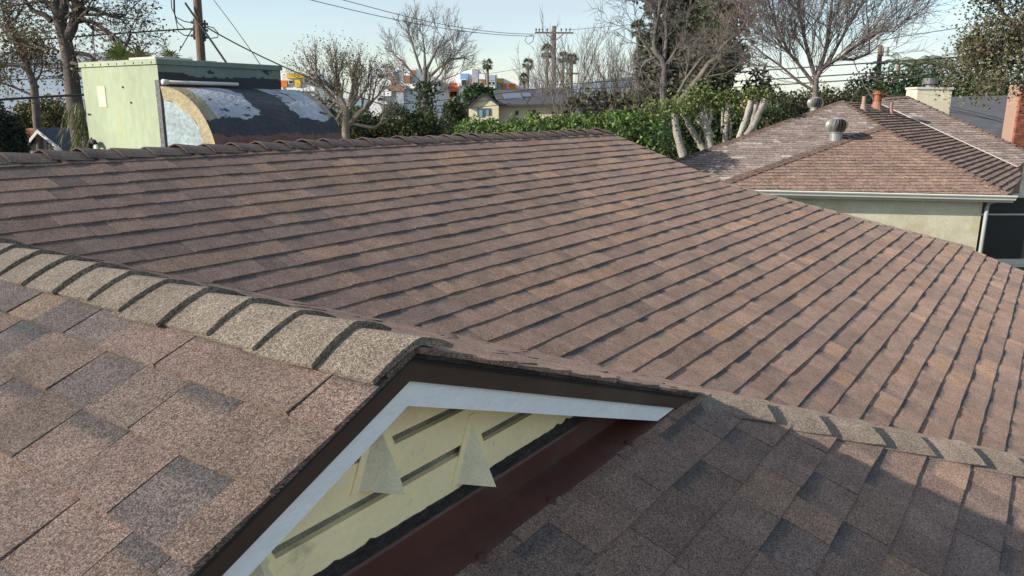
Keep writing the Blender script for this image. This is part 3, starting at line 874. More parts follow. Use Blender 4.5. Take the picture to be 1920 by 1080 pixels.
def blob_px(px0, py0, px1, py1, D, depth):
    """ellipsoid filling a photo rectangle at distance D"""
    a, b = at(px0, py0, D), at(px1, py1, D)
    return (np.array([(a[0] + b[0]) / 2, D, (a[2] + b[2]) / 2]), np.array([abs(b[0] - a[0]) / 2, depth, abs(a[2] - b[2]) / 2]))

def px_line(D, *pts):
    return [at(x, y, D if np.isscalar(D) else D[i]) for i, (x, y) in enumerate(pts)]

def local(root_xy, pts):
    return [p - np.array([root_xy[0], root_xy[1], 0]) for p in pts]

# ------------------------------------------------------------------ hedges and bushes
GL_ = [(.07, .12, .025), (.10, .16, .035), (.045, .085, .02), (.14, .19, .05), (.05, .10, .03)]
GD_ = [(.025, .045, .018), (.035, .06, .02), (.02, .035, .016), (.05, .07, .025)]
bl = []
r_ = np.random.default_rng(3)
x = 880
while x < 1228:
    D = 17.5 - (x - 880) / 400 * 2.2
    ytop = 228 - (x - 880) * .055 + r_.uniform(-6, 6) if x < 1180 else 206 + (x - 1180) * .25 + r_.uniform(-4, 4)
    c, rr = blob_px(x - 38, ytop, x + 38, ytop + 105, D + .5, .9)
    bl.append((c, rr)); x += 30
    c2 = c.copy(); c2[2] = c[2] - 1.3; c2[1] -= .1
    bl.append((c2, rr * np.array([1.05, 1.05, 1.25])))
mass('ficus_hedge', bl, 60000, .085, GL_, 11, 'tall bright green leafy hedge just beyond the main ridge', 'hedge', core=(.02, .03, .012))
mass('dark_bush', [blob_px(618, 205, 720, 330, 24, 1.5), blob_px(690, 200, 790, 330, 24.5, 1.6), blob_px(760, 210, 832, 330, 25, 1.4), blob_px(640, 230, 830, 380, 24, 1.5)], 26000, .11, GD_ + [(.06, .07, .02), (.09, .09, .03)], 12, 'dark green rounded bush left of the bright hedge', 'bush')
mass('olive_bush', [blob_px(826, 186, 872, 290, 33, 1.2), blob_px(852, 192, 898, 300, 48.5, 1.2)], 11000, .14, GD_ + [(.08, .085, .035)], 13, 'olive green bush beside the cream house gable', 'bush')
mass('round_green_tree', [blob_px(868, 158, 915, 200, 75, 1.6), blob_px(900, 164, 935, 200, 75, 1.4)], 2200, .42, [(.04, .08, .03), (.05, .09, .03), (.03, .06, .025)], 14, 'small rounded green tree in front of the white apartment block', 'tree')
mass('dark_evergreen_shrub', [blob_px(-60, 205, 32, 330, 20, 1.0), blob_px(-10, 218, 40, 330, 20.3, .8), blob_px(-50, 185, 15, 330, 20.5, 1.0)], 18000, .08, [(.025, .038, .026), (.035, .05, .035), (.045, .06, .045)], 15, 'dark grey-green shrub at the left edge behind the ridge', 'shrub')
mass('red_flowering_shrub', [blob_px(36, 190, 92, 330, 26, 1.2), blob_px(70, 186, 128, 330, 26.3, 1.3), blob_px(95, 195, 140, 330, 26, 1.2)], 18000, .10, [(.10, .11, .03), (.07, .09, .03), (.13, .13, .05), (.17, .07, .045), (.04, .06, .02)], 16, 'yellow-green shrub with red leaves above the small grey house', 'shrub')
bl = []
x = 1618
while x < 1905:
    bl.append(blob_px(x - 30, 128 + (x - 1618) * .03 + r_.uniform(-5, 5), x + 30, 330, 40, 1.8)); x += 26
mass('clipped_back_hedge', bl, 34000, .17, [(.025, .055, .02), (.035, .075, .025), (.02, .04, .016)], 17, 'tall dark clipped hedge behind the neighbouring house chimney', 'hedge')
bl = []
for x in range(1420, 1660, 30):
    bl.append(blob_px(x - 34, 172 + r_.uniform(-14, 12), x + 34, 330, 30, 1.5))
mass('brown_thicket', bl, 20000, .12, [(.05, .06, .025), (.07, .075, .035), (.09, .08, .05), (.035, .05, .02)], 18, 'brownish green thicket under the big bare tree behind the vents', 'bush')
bl = []
for x in range(1255, 1440, 26):
    bl.append(blob_px(x - 26, 200 + r_.uniform(-10, 10), x + 26, 340, 23, 1.0))
mass('shaded_thicket', bl, 20000, .10, GD_ + [(.06, .09, .03)], 19, 'shaded green thicket behind the pale pollarded trunks', 'bush')
bl = []
for x in range(1090, 1260, 34):
    bl.append(blob_px(x - 40, 168 + r_.uniform(-10, 10), x + 40, 300, 44, 2.2))
mass('grey_brush', bl, 5000, .28, [(.07, .065, .045), (.09, .08, .06), (.05, .06, .03)], 20, 'grey-brown twiggy brush right of the middle utility pole', 'bush', core=(.03, .028, .024))
bl = []
for x in range(960, 1990, 40):
    bl.append(blob_px(x - 50, 178 + r_.uniform(-14, 10), x + 50, 260, 100, 4))
for x in range(-60, 620, 44):
    bl.append(blob_px(x - 50, 186 + r_.uniform(-12, 8), x + 50, 260, 100, 4))
mass('far_tree_line', bl, 14000, .7, [(.04, .055, .03), (.055, .065, .04), (.07, .07, .05)], 21, 'far line of trees along the horizon', 'trees', kind='stuff')

# ------------------------------------------------------------------ bare and leafy trees
def gp(px, D): return at(px, 300, D)[:2]
BROWN_L = [(.16, .11, .07), (.12, .10, .055), (.19, .12, .08), (.10, .085, .05), (.15, .13, .06)]
# sycamore at the left: trunk and limbs laid along the photo
D = 18.0; rt = at(140, 210, D)[:2]
Lm = lambda *pts: local(rt, px_line(D, *pts))
st = [([np.array([0.1, 0, 0])] + Lm((146, 230), (138, 180), (132, 120), (122, 75), (112, 40), (106, 5), (100, -60)), (.20, .10), 5),
      (Lm((124, 72), (136, 52), (143, 20), (146, -30)), (.13, .07), 4), (Lm((112, 45), (118, 20), (128, -30)), (.14, .07), 4),
      (Lm((97, 40), (84, 28), (62, 20), (48, 2), (40, -20)), (.07, .03), 6), (Lm((104, 15), (88, 5), (60, -8)), (.08, .05), 4),
      (Lm((140, 35), (155, 20), (172, 16), (190, 22), (205, 28), (222, 33), (236, 28)), (.06, .02), 6),
      (Lm((146, 40), (160, 38), (175, 42), (195, 55), (206, 62), (214, 65)), (.06, .025), 6),
      (Lm((152, 30), (165, 45), (175, 56), (190, 57)), (.04, .018), 4),
      (Lm((141, 100), (152, 100), (168, 104), (178, 113), (184, 119), (200, 120)), (.055, .022), 5),
      (Lm((110, 97), (98, 90), (88, 92)), (.04, .018), 3), (Lm((208, 62), (216, 80), (219, 108)), (.035, .02), 2), (Lm((232, 92), (241, 75), (245, 57)), (.035, .02), 3)]
PS = dict(L=1.0, R=.1, seg=(6, 5, 4, 3), wob=(.1, .22, .25, .25), up=(0, .05, .03, .02), n=(4, 5, 5), t0=(.3, .2, .2), ang=(45, 45, 45), rat=(.6, .6, .55), rr=(.5, .55, .6), rmin=.006)
tree('sycamore_tree', rt, PS, 31, 'large sycamore with thick bare trunk and few brown leaves behind the air conditioner', bark=(.075, .062, .058), leaves=dict(n=2600, spread=.16, size=.075, cols=BROWN_L, lev=1), starts=st, wood_lev=1)
D = 22.0; rt = at(60, 210, D)[:2]
Lm = lambda *pts: local(rt, px_line(D, *pts))
st = [([np.array([0, 0, 0])] + Lm((70, 230), (64, 160), (48, 115), (32, 85), (20, 55)), (.13, .05), 12), (Lm((56, 135), (40, 125), (5, 122)), (.05, .02), 6), (Lm((45, 112), (25, 95), (-5, 110)), (.05, .02), 6), (Lm((62, 160), (75, 140), (80, 125)), (.04, .02), 6), (Lm((64, 180), (30, 165), (-10, 150)), (.04, .02), 6)]
tree('young_sycamore', rt, PS, 32, 'slender tree with brown and green autumn leaves at the left edge', bark=(.13, .11, .10), leaves=dict(n=6500, spread=.20, size=.085, cols=BROWN_L + [(.10, .11, .04), (.13, .13, .05)], lev=1), starts=st, wood_lev=1)

# pruned tree right of the duct
D = 21.0; rt = at(655, 240, D)[:2]
Lm = lambda *pts: local(rt, px_line(D, *pts))
st = [([np.array([0, 0, 0])] + Lm((648, 245), (650, 215), (650, 205)), (.11, .09), 0), (Lm((652, 235), (672, 215), (688, 200), (697, 190)), (.085, .055), 5), (Lm((650, 206), (640, 185), (634, 168)), (.07, .05), 4), (Lm((648, 210), (640, 195), (632, 150)), (.05, .035), 5),
      (Lm((652, 200), (660, 175), (662, 160)), (.06, .05), 5), (Lm((655, 200), (668, 175), (670, 155)), (.06, .05), 5), (Lm((645, 205), (630, 190), (618, 203)), (.05, .04), 3), (Lm((625, 185), (607, 165), (595, 152)), (.06, .04), 6), (Lm((638, 232), (632, 225), (643, 205)), (.06, .05), 2), (Lm((632, 175), (628, 160), (629, 148)), (.05, .045), 4), (Lm((646, 240), (660, 232), (700, 240), (712, 234)), (.05, .04), 3), (Lm((655, 205), (675, 180), (690, 160)), (.05, .03), 6), (Lm((640, 190), (615, 160), (590, 140)), (.04, .02), 6)]
PP = dict(L=.78, R=.1, seg=(4, 5, 4, 3), wob=(.1, .12, .16, .2), up=(0, .22, .15, .1), n=(3, 6, 5), t0=(.3, .15, .15), ang=(30, 28, 30), rat=(.6, .6, .6), rr=(.4, .5, .6), rmin=.005)
tree('pruned_tree', rt, PP, 33, 'heavily pruned tree with cut stubs and thin upright shoots beside the duct', bark=(.19, .16, .13), leaves=dict(n=2600, spread=.13, size=.05, cols=[(.08, .10, .06), (.06, .08, .045), (.10, .11, .07)], lev=1, keep=lambda q: q[2] > 4.6), starts=st, wood_lev=1)

# bare tree with ivy clad trunk, crown swept to the right
D = 60.0; rt = at(795, 210, D)[:2]
Lm = lambda *pts: local(rt, px_line(D, *pts))
st = [([np.array([0, 0, 0])] + Lm((797, 215), (797, 180), (795, 150), (798, 125)), (.34, .2), 5), (Lm((795, 150), (785, 120), (775, 90), (768, 66)), (.13, .04), 10), (Lm((797, 130), (796, 100), (793, 68)), (.12, .04), 10), (Lm((798, 135), (810, 110), (822, 88), (832, 72)), (.13, .04), 10), (Lm((800, 150), (822, 128), (845, 112), (868, 108), (880, 112)), (.13, .04), 12), (Lm((806, 160), (825, 140), (850, 95)), (.1, .035), 10), (Lm((792, 160), (775, 140), (755, 115), (742, 105)), (.1, .035), 10), (Lm((800, 165), (830, 150), (856, 140)), (.09, .03), 9), (Lm((792, 175), (765, 165), (745, 150)), (.08, .03), 9), (Lm((800, 180), (820, 175), (845, 168)), (.08, .03), 7)]
PB = dict(L=1.9, R=.34, seg=(5, 6, 5, 4), wob=(.05, .10, .13, .16), up=(0, .06, .05, .04), n=(5, 6, 6), t0=(.45, .15, .15), ang=(42, 30, 32), rat=(1.15, .6, .55), rr=(.42, .5, .5), rmin=.013, bias=np.array([.03, 0, 0.02]))
bt = tree('ivy_clad_bare_tree', rt, PB, 34, 'bare wide-crowned tree with ivy on its trunk before the apartment blocks', bark=(.15, .14, .13), starts=st, wood_lev=1)
tr = np.random.default_rng(5); pos = np.stack([tr.normal(.1, .45, 2600), tr.normal(0, .45, 2600), tr.uniform(1, 6.8, 2600)], 1)
quads('ivy', leaf_quads(pos, .24, tr), leaf_cols(2600, tr, [(.03, .05, .02), (.045, .07, .03)]), M_LEAF, bt)
# slim bare trees round the middle pole
for i, (px, D, L_, sd, lab) in enumerate(((1078, 46, 3.6, 41, 'slim bare tree with upright twigs right behind the middle utility pole'), (1140, 48, 3.6, 42, 'slim bare tree between the middle utility pole and the gnarled tree'), (1172, 52, 3.0, 43, 'low bare tree left of the gnarled tree'), (1012, 50, 2.8, 44, 'thin bare sapling left of the middle utility pole'))):
    PU = dict(L=L_ + 1.9, R=.13, seg=(5, 6, 5, 4), wob=(.05, .08, .1, .14), up=(0, .16, .12, .08), n=(11, 9, 7), t0=(.3, .2, .2), ang=(30, 24, 26), rat=(.95, .5, .5), rr=(.5, .45, .5), rmin=.012)
    tree('slim_bare_tree', gp(px, D), PU, sd, lab, bark=(.15, .14, .13), group='slim bare trees by the pole')
# gnarled bare tree
D = 30.0; rt = at(1245, 200, D)[:2]
Lm = lambda *pts: local(rt, px_line(D, *pts))
st = [([np.array([.1, 0, 0])] + Lm((1244, 200), (1244, 150), (1246, 125), (1240, 108), (1230, 100), (1226, 80), (1230, 50), (1236, 20), (1240, -40)), (.16, .05), 9),
      (Lm((1248, 135), (1258, 110), (1268, 92), (1285, 70), (1290, 30), (1300, -20)), (.085, .035), 8),
      (Lm((1231, 35), (1222, 10), (1208, 0), (1190, -20)), (.06, .03), 5), (Lm((1228, 108), (1210, 115), (1202, 130), (1206, 150), (1220, 175)), (.05, .035), 5),
      (Lm((1222, 103), (1210, 85), (1200, 70), (1198, 40)), (.05, .03), 7), (Lm((1250, 120), (1272, 97), (1300, 85)), (.06, .03), 6), (Lm((1246, 110), (1250, 70), (1248, 30), (1255, -20)), (.08, .04), 8)]
PGn = dict(L=1.7, R=.1, seg=(5, 6, 5, 4), wob=(.1, .16, .2, .24), up=(0, .05, .03, .02), n=(4, 6, 6), t0=(.3, .15, .15), ang=(40, 38, 40), rat=(.6, .6, .55), rr=(.5, .5, .55), rmin=.009)
tree('gnarled_bare_tree', rt, PGn, 45, 'gnarled bare tree with forked grey trunk right of the hedge', bark=(.105, .094, .088), starts=st, wood_lev=1)
# leaning grey tree with limbs rising to the right
D = 27.0; rt = at(1275, 215, D)[:2]
Lm = lambda *pts: local(rt, px_line(D, *pts))
st = [([np.array([-.6, 0, 0])] + Lm((1275, 190), (1295, 165), (1312, 145), (1328, 120), (1345, 108), (1352, 90), (1370, 72), (1388, 60), (1400, 35), (1425, 20)), (.135, .035), 12),
      (Lm((1272, 175), (1285, 150), (1303, 125), (1320, 104)), (.07, .035), 5), (Lm((1300, 160), (1320, 148), (1338, 142), (1360, 138)), (.07, .03), 6)]
tree('leaning_bare_tree', rt, PGn, 46, 'leaning grey bare tree with a long limb rising to the right', bark=(.12, .106, .095), starts=st, wood_lev=1)
# pine
D = 40.0; rt = at(1341, 200, D)[:2]
PPi = dict(L=10.5, R=.26, seg=(8, 5, 4), wob=(.03, .12, .2), up=(.05, .03, .06), n=(17, 7), t0=(.42, .25), ang=(68, 45), rat=(.34, .42), rr=(.34, .5), rmin=.02, tip=(.45, .3, .3))
tree('pine_tree', rt, PPi, 47, 'tall pine with dark olive needle clumps behind the bare trees', bark=(.12, .10, .09), leaves=dict(n=15000, spread=.26, size=.30, cols=[(.045, .06, .03), (.06, .075, .04), (.085, .085, .05), (.035, .05, .028)]))
D = 42.0
PPi2 = dict(PPi, L=10.0, t0=(.38, .25), n=(14, 7), rat=(.30, .42))
tree('second_pine_tree', gp(1268, D), PPi2, 48, 'grey-green pine behind the gnarled bare tree', bark=(.12, .10, .09), leaves=dict(n=12000, spread=.28, size=.30, cols=[(.06, .065, .045), (.08, .08, .06), (.10, .095, .07), (.05, .055, .035)]))
# great fine-twigged bare tree
D = 26.0; rt = at(1532, 200, D)[:2]
Lm = lambda *pts: local(rt, px_line(D, *pts))
st = [([np.array([0, 0, 0])] + Lm((1528, 185), (1530, 145), (1540, 130), (1556, 118), (1572, 110), (1600, 112), (1630, 100)), (.115, .035), 18),
      (Lm((1530, 150), (1518, 110), (1508, 70), (1500, 30), (1495, -30)), (.075, .03), 24), (Lm((1528, 160), (1505, 130), (1480, 100), (1455, 50), (1440, 0)), (.065, .025), 24),
      (Lm((1536, 135), (1548, 95), (1556, 50), (1560, 0), (1565, -40)), (.07, .025), 24), (Lm((1552, 120), (1568, 90), (1590, 50), (1615, 10), (1630, -30)), (.06, .02), 24),
      (Lm((1526, 170), (1500, 155), (1465, 125), (1430, 100), (1405, 78)), (.055, .02), 18), (Lm((1574, 108), (1610, 85), (1650, 60), (1680, 50)), (.04, .015), 16)]
PF = dict(L=2.3, R=.1, seg=(5, 7, 6, 4), wob=(.08, .09, .11, .14), up=(0, .07, .05, .03), n=(4, 8, 7), t0=(.3, .12, .12), ang=(30, 30, 32), rat=(.6, .55, .5), rr=(.45, .5, .55), rmin=.0065)
tree('great_bare_tree', rt, PF, 49, 'great bare tree with a dense haze of fine twigs behind the roof vents', bark=(.135, .112, .105), starts=st, wood_lev=1)
# leafy tree at the right edge
D = 19.0; rt = at(1990, 210, D)[:2]
Lm = lambda *pts: local(rt, px_line(D, *pts))
st = [([np.array([0, 0, 0])] + Lm((1985, 200), (1960, 130), (1935, 90), (1900, 50)), (.20, .05), 10), (Lm((1965, 140), (1930, 120), (1890, 112), (1862, 108)), (.07, .02), 10), (Lm((1950, 110), (1920, 60), (1880, 25), (1862, -10)), (.08, .025), 10), (Lm((1945, 100), (1950, 40), (1930, -30)), (.09, .03), 10), (Lm((1960, 130), (1920, 130), (1900, 140)), (.05, .02), 6)]
tree('right_edge_leafy_tree', rt, PS, 50, 'leafy tree with yellowing green and brown leaves at the right edge', bark=(.15, .13, .12), leaves=dict(n=14000, spread=.17, size=.08, cols=[(.12, .12, .06), (.10, .10, .045), (.16, .14, .085), (.17, .13, .09), (.08, .10, .03)], lev=1), starts=st, wood_lev=1)

# pollarded trees: pale thick trunks with cut ends and tufts of fresh leaves
def pollard(name, D, limbs, seed, label, tufts):
    base = np.array(limbs[0][0][0]); rt = at(base[0], 300, D)[:2]
    root = empty(name, (rt[0], rt[1], 0)); tag(root, label, 'tree', 'pollarded trees behind the neighbouring roof')
    br, cuts = [], MB()
    for pts, r0, r1 in limbs:
        P3 = local(rt, px_line(D, *pts))
        if pts is limbs[0][0]: P3 = [np.array([P3[0][0] + .25, 0, 0])] + P3
        n = 3 * len(P3)
        ts = np.linspace(0, len(P3) - 1, n); P3 = np.array(P3)
        Q = np.stack([np.interp(ts, np.arange(len(P3)), P3[:, k]) for k in range(3)], 1)
        rr = np.linspace(r0, r1, n) * .78 * (1 + .10 * np.sin(np.arange(n) * 1.9 + seed))
        br.append((Q, rr, 9))
        d = unit(Q[-1] - Q[-2]); x_ = unit(np.cross(d, (0, 1, .1))); y_ = np.cross(d, x_)
        cuts.add([Q[-1] + d * .004 + rr[-1] * (x_ * math.cos(t) + y_ * math.sin(t)) for t in np.linspace(0, 6.283, 10)[:-1]], [tuple(range(9))], (.42, .24, .12, 1))
    tubes_mesh('trunk', br, M_BARK, root, (.30, .28, .245))
    cuts.build('cut_ends', M_ATTR, root)
    r = np.random.default_rng(seed); pos = []
    for (px, py, sx, sy, n) in tufts:
        c = at(px, py, D) - np.array([rt[0], rt[1], 0]); k = D / F_PX
        pos.append(c + r.normal(size=(n, 3)) * np.array([sx * k, sx * k * .8, sy * k]))
    pos = np.concatenate(pos)
    quads('foliage', leaf_quads(pos, .085, r), leaf_cols(len(pos), r, [(.13, .17, .05), (.17, .20, .07), (.09, .13, .035), (.11, .13, .06)]), M_LEAF, root)
pollard('pollarded_tree', 19.0, [([(1283, 300), (1272, 262), (1266, 232), (1264, 215)], .14, .10), ([(1268, 240), (1262, 222), (1260, 212)], .05, .04)], 61, 'leftmost pale pollarded trunk at the end of the hedge', [(1262, 200, 18, 10, 260), (1240, 205, 20, 8, 260), (1216, 200, 16, 8, 150)])
pollard('pollarded_tree', 19.6, [([(1322, 285), (1304, 255), (1292, 235), (1286, 218), (1278, 213)], .11, .08), ([(1290, 228), (1288, 205), (1292, 192)], .05, .04)], 62, 'slanting pale pollarded trunk between the leftmost and the forked one', [(1285, 195, 14, 14, 300), (1275, 205, 14, 9, 150)])
pollard('pollarded_tree', 19.3, [([(1331, 280), (1328, 250), (1324, 235)], .15, .12), ([(1326, 242), (1318, 222), (1314, 210)], .10, .08), ([(1327, 240), (1334, 220), (1331, 200)], .06, .05), ([(1322, 242), (1310, 230), (1306, 222)], .05, .04), ([(1328, 238), (1324, 215), (1321, 195)], .06, .045)], 63, 'forked pale pollarded trunk with fresh leaf tufts', [(1310, 185, 12, 14, 320), (1326, 180, 9, 12, 220), (1300, 195, 10, 12, 200), (1345, 195, 10, 10, 150)])
pollard('pollarded_tree', 19.3, [([(1360, 272), (1360, 240), (1364, 215), (1366, 200), (1364, 188)], .09, .10), ([(1354, 250), (1354, 225), (1355, 205)], .04, .035), ([(1368, 260), (1370, 235), (1369, 220)], .05, .04)], 64, 'slim pale pollarded trunk with an orange cut top', [(1352, 190, 10, 12, 220), (1375, 188, 12, 10, 260), (1385, 196, 9, 9, 120), (1366, 235, 4, 14, 60)])
pollard('pollarded_tree', 19.0, [([(1384, 262), (1398, 225), (1406, 198), (1408, 188)], .10, .09), ([(1398, 255), (1412, 235), (1420, 215), (1430, 196), (1434, 186)], .13, .11), ([(1408, 240), (1413, 215), (1418, 192)], .09, .08)], 65, 'stout pollarded trunks with orange cut tops nearest the neighbouring roof', [(1406, 176, 6, 8, 90), (1435, 180, 5, 6, 60), (1420, 178, 12, 7, 120)])

# ------------------------------------------------------------------ palms
def fan_palm(px, pyc, D, rcrown, label, seed, trunk_r=.16, group='tall fan palms', lean=0.0, cols=((.05, .075, .035), (.07, .09, .045), (.09, .09, .05)), n=46, skirt=True):
    c = at(px, pyc, D); root = empty('fan_palm', (c[0], c[1], 0)); tag(root, label, 'palm tree', group)
    r = np.random.default_rng(seed)
    H = c[2]
    tubes_mesh('trunk', [(np.array([[lean * (1 - t) ** 2, 0, H * t] for t in np.linspace(0, 1, 9)]), np.linspace(trunk_r * 1.2, trunk_r * .8, 9), 8)], M_BARK, root, (.17, .14, .11))
    Q, C = [], []
    for i in range(n):
        el = r.uniform(-.9 if skirt else -.3, 1.35); azm = r.uniform(0, 6.28)
        d = np.array([math.cos(el) * math.cos(azm), math.cos(el) * math.sin(azm), math.sin(el)])
        s = unit(np.cross(d, (0, 0, 1.0)) + 1e-6); u = np.cross(s, d)
        st_ = np.array([0, 0, H]) + d * rcrown * .35
        for k in np.linspace(-1.1, 1.1, 11):
            dd = unit(d * math.cos(k) + s * math.sin(k) - np.array([0, 0, .25]) * abs(k)); L_ = rcrown * .65 * r.uniform(.85, 1.1) * (1 - .15 * abs(k))
            w = rcrown * .035; e = np.cross(dd, u)
            tip = st_ + dd * L_ - np.array([0, 0, .12 * rcrown])
            Q.append([st_, st_ + dd * L_ * .5 + e * w, tip, st_ + dd * L_ * .5 - e * w]); C.append(np.array(cols[r.integers(len(cols))]) * r.uniform(.7, 1.3) * (1 if el > -.2 else .9))
        p0 = np.array([0, 0, H]); e = s * rcrown * .012
        Q.append([p0 - e, p0 + e, st_ + e, st_ - e]); C.append(np.array((.10, .10, .05)))
    quads('crown', np.array(Q), np.array(C), M_LEAF, root)
fan_palm(914, 120, 95, 0.95, 'tall fan palm above the white apartment block', 71, .2, lean=.5)
fan_palm(990, 120, 95, 0.95, 'tall fan palm rising left of the middle utility pole', 72, .2)
fan_palm(982, 146, 90, 0.85, 'short fan palm low in front of the far white flats', 73, .2)
fan_palm(1026, 96, 85, 1.1, 'fan palm just left of the middle utility pole top', 74, .22)
fan_palm(1056, 108, 88, 0.95, 'fan palm just right of the middle utility pole', 75, .22)
fan_palm(1072, 110, 90, 0.95, 'fan palm among the slim bare trees', 76, .22)
fan_palm(1197, 55, 60, 0.95, 'fan palm seen through the gnarled bare tree', 77, .18)
fan_palm(1200, 108, 66, 1.0, 'lower fan palm left of the gnarled bare tree', 78, .18)
fan_palm(1822, 92, 48, 1.15, 'dense fan palm standing behind the clipped back hedge', 79, .22, n=60)
def feather_palm(px, pyc, D, rc, label, seed, n=16, cols=((.06, .09, .03), (.08, .11, .04), (.10, .12, .06)), group=None, up=.6):
    c = at(px, pyc, D); root = empty('feather_palm', (c[0], c[1], 0)); tag(root, label, 'palm tree', group)
    r = np.random.default_rng(seed); H = c[2]
    tubes_mesh('trunk', [(np.array([[0, 0, H * t] for t in np.linspace(0, 1, 5)]), np.linspace(.14, .10, 5), 8)], M_BARK, root, (.2, .17, .13))
    Q, C, ribs = [], [], []
    for i in range(n):
        azm = i * 2.4 + r.normal(0, .3); el = r.uniform(.15, 1.3) * up / .6
        h = np.array([math.cos(azm), math.sin(azm), 0]); p = np.array([0, 0, H]); pts = [p]
        for k in range(10):
            e = el - k * .17
            p = p + (h * math.cos(e) + np.array([0, 0, math.sin(e)])) * rc / 10; pts.append(p)
        pts = np.array(pts); ribs.append((pts, np.linspace(.02, .006, len(pts)), 4))
        for k in np.linspace(2, 9.8, 26):
            j = int(k); q = pts[j] + (pts[min(j + 1, 10)] - pts[j]) * (k - j); d = unit(pts[min(j + 1, 10)] - pts[j]); s = unit(np.cross(d, (0, 0, 1)))
            for sg in (-1, 1):
                L_ = rc * .26 * (1 - .55 * abs(k / 10 - .45)) * r.uniform(.8, 1.15); dd = unit(s * sg * .8 + d * .65 - np.array([0, 0, .35]))
                e_ = np.cross(dd, s) * rc * .010
                Q.append([q, q + dd * L_ * .5 + e_, q + dd * L_ - np.array([0, 0, .05 * rc]), q + dd * L_ * .5 - e_]); C.append(np.array(cols[r.integers(len(cols))]) * r.uniform(.7, 1.35))
    tubes_mesh('stalks', ribs, M_BARK, root, (.14, .14, .06))
    quads('crown', np.array(Q), np.array(C), M_LEAF, root)
for i, (px, py, lab) in enumerate(((1685, 122, 'leftmost feathery palm above the clipped back hedge'), (1722, 126, 'feathery palm second from the left above the clipped back hedge'), (1752, 122, 'feathery palm third from the left above the clipped back hedge'), (1785, 124, 'rightmost feathery palm above the clipped back hedge'))):
    feather_palm(px, py, 44, 1.35, lab, 81 + i, group='feathery palms over the hedge')
pc_ = at(158, 195, 10.0); pr_ = empty('drooping_palm', (pc_[0], pc_[1], 0)); tag(pr_, 'shaggy drooping palm fronds hugging the left side of the air conditioner', 'palm tree')
r = np.random.default_rng(91); Hp = pc_[2]
tubes_mesh('trunk', [(np.array([[.1, .1, Hp * t] for t in np.linspace(0, .98, 6)]), np.linspace(.13, .10, 6), 8)], M_BARK, pr_, (.15, .12, .09))
Q, C = [], []
for i in range(900):
    az_ = r.uniform(0, 6.28); rad = abs(r.normal(0, .09)) + .03; z0 = Hp - r.uniform(0, .75) + .1 - rad * .4
    p = np.array([math.cos(az_) * rad * 1.3, math.sin(az_) * rad, z0]); L_ = r.uniform(.12, .3)
    d = unit(np.array([math.cos(az_) * .45, math.sin(az_) * .45, -1.0]) + r.normal(0, .16, 3)); e = unit(np.cross(d, r.normal(size=3))) * .006
    Q.append([p, p + d * L_ * .5 + e, p + d * L_, p + d * L_ * .5 - e]); C.append(np.array(((.09, .11, .04), (.13, .13, .06), (.17, .14, .07), (.06, .08, .03))[r.integers(4)]) * r.uniform(.7, 1.3))
quads('crown', np.array(Q), np.array(C), M_LEAF, pr_)
SP_ = ((.11, .15, .04), (.14, .17, .06), (.09, .12, .03))
fan_palm(238, 128, 9.6, .42, 'spiky green palm tuft rising behind the air conditioner lid', 92, .08, group=None, cols=SP_, n=16, skirt=False)
fan_palm(262, 130, 9.4, .36, 'pale palm fan behind the lid, right of the greener tuft', 94, .07, group=None, cols=((.16, .16, .09), (.13, .14, .07)), n=10, skirt=False)
fan_palm(325, 122, 9.2, .30, 'small palm tips above the air conditioner lid by the utility pole', 93, .06, group=None, cols=SP_, n=8, skirt=False)


# ------------------------------------------------------------------ neighbouring house on the right
nb = empty('neighbour_house', (at(1650, 400, 17)[0], 17.0, 0))
tag(nb, 'neighbouring house with weathered brown hip roofs, white gutter and cream stucco wall', 'house')
NO = np.array([nb.location.x, nb.location.y, 0])
nE_L, nE_R, nA, nV2 = at(1325, 353, 15.0), at(1893, 366, 15.3), at(1652, 238, 18.4), at(1908, 316, 20.0)
def plane3(p, q, r):
    n = unit(np.cross(q - p, r - p)); n = n if n[2] > 0 else -n
    return n, n @ p
def on(pl, px, py):
    o = np.array([0, 0, HC]); d = ray(px, py); return o + d * ((pl[1] - pl[0] @ o) / (pl[0] @ d))
pl3, pl2 = plane3(nE_L, nE_R, nA), plane3(nA, nE_R, nV2)
nK, nV1, nR2 = on(pl2, 1580, 190), on(pl2, 1650, 197), on(pl2, 1916, 330)
pl1 = plane3(nA, nK, nE_L)
nQ = on(pl1, 1280, 298); t_ = (nK[2] - nE_L[2]) / (nK[2] - nQ[2]); nE0 = nK + (nQ - nK) * t_
nN1 = at(1702, 182, 24.0); pl4 = plane3(nV1, nV2, nN1); nN2 = on(pl4, 1935, 288); nM1 = on(pl4, 1655, 185)
NPAL = [((.168, .118, .094), 4), ((.148, .104, .084), 3), ((.188, .132, .102), 2)]
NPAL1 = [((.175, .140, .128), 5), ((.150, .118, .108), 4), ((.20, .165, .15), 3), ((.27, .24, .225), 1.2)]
NPAL2 = [((.120, .084, .070), 4), ((.100, .072, .062), 3), ((.14, .10, .082), 2)]
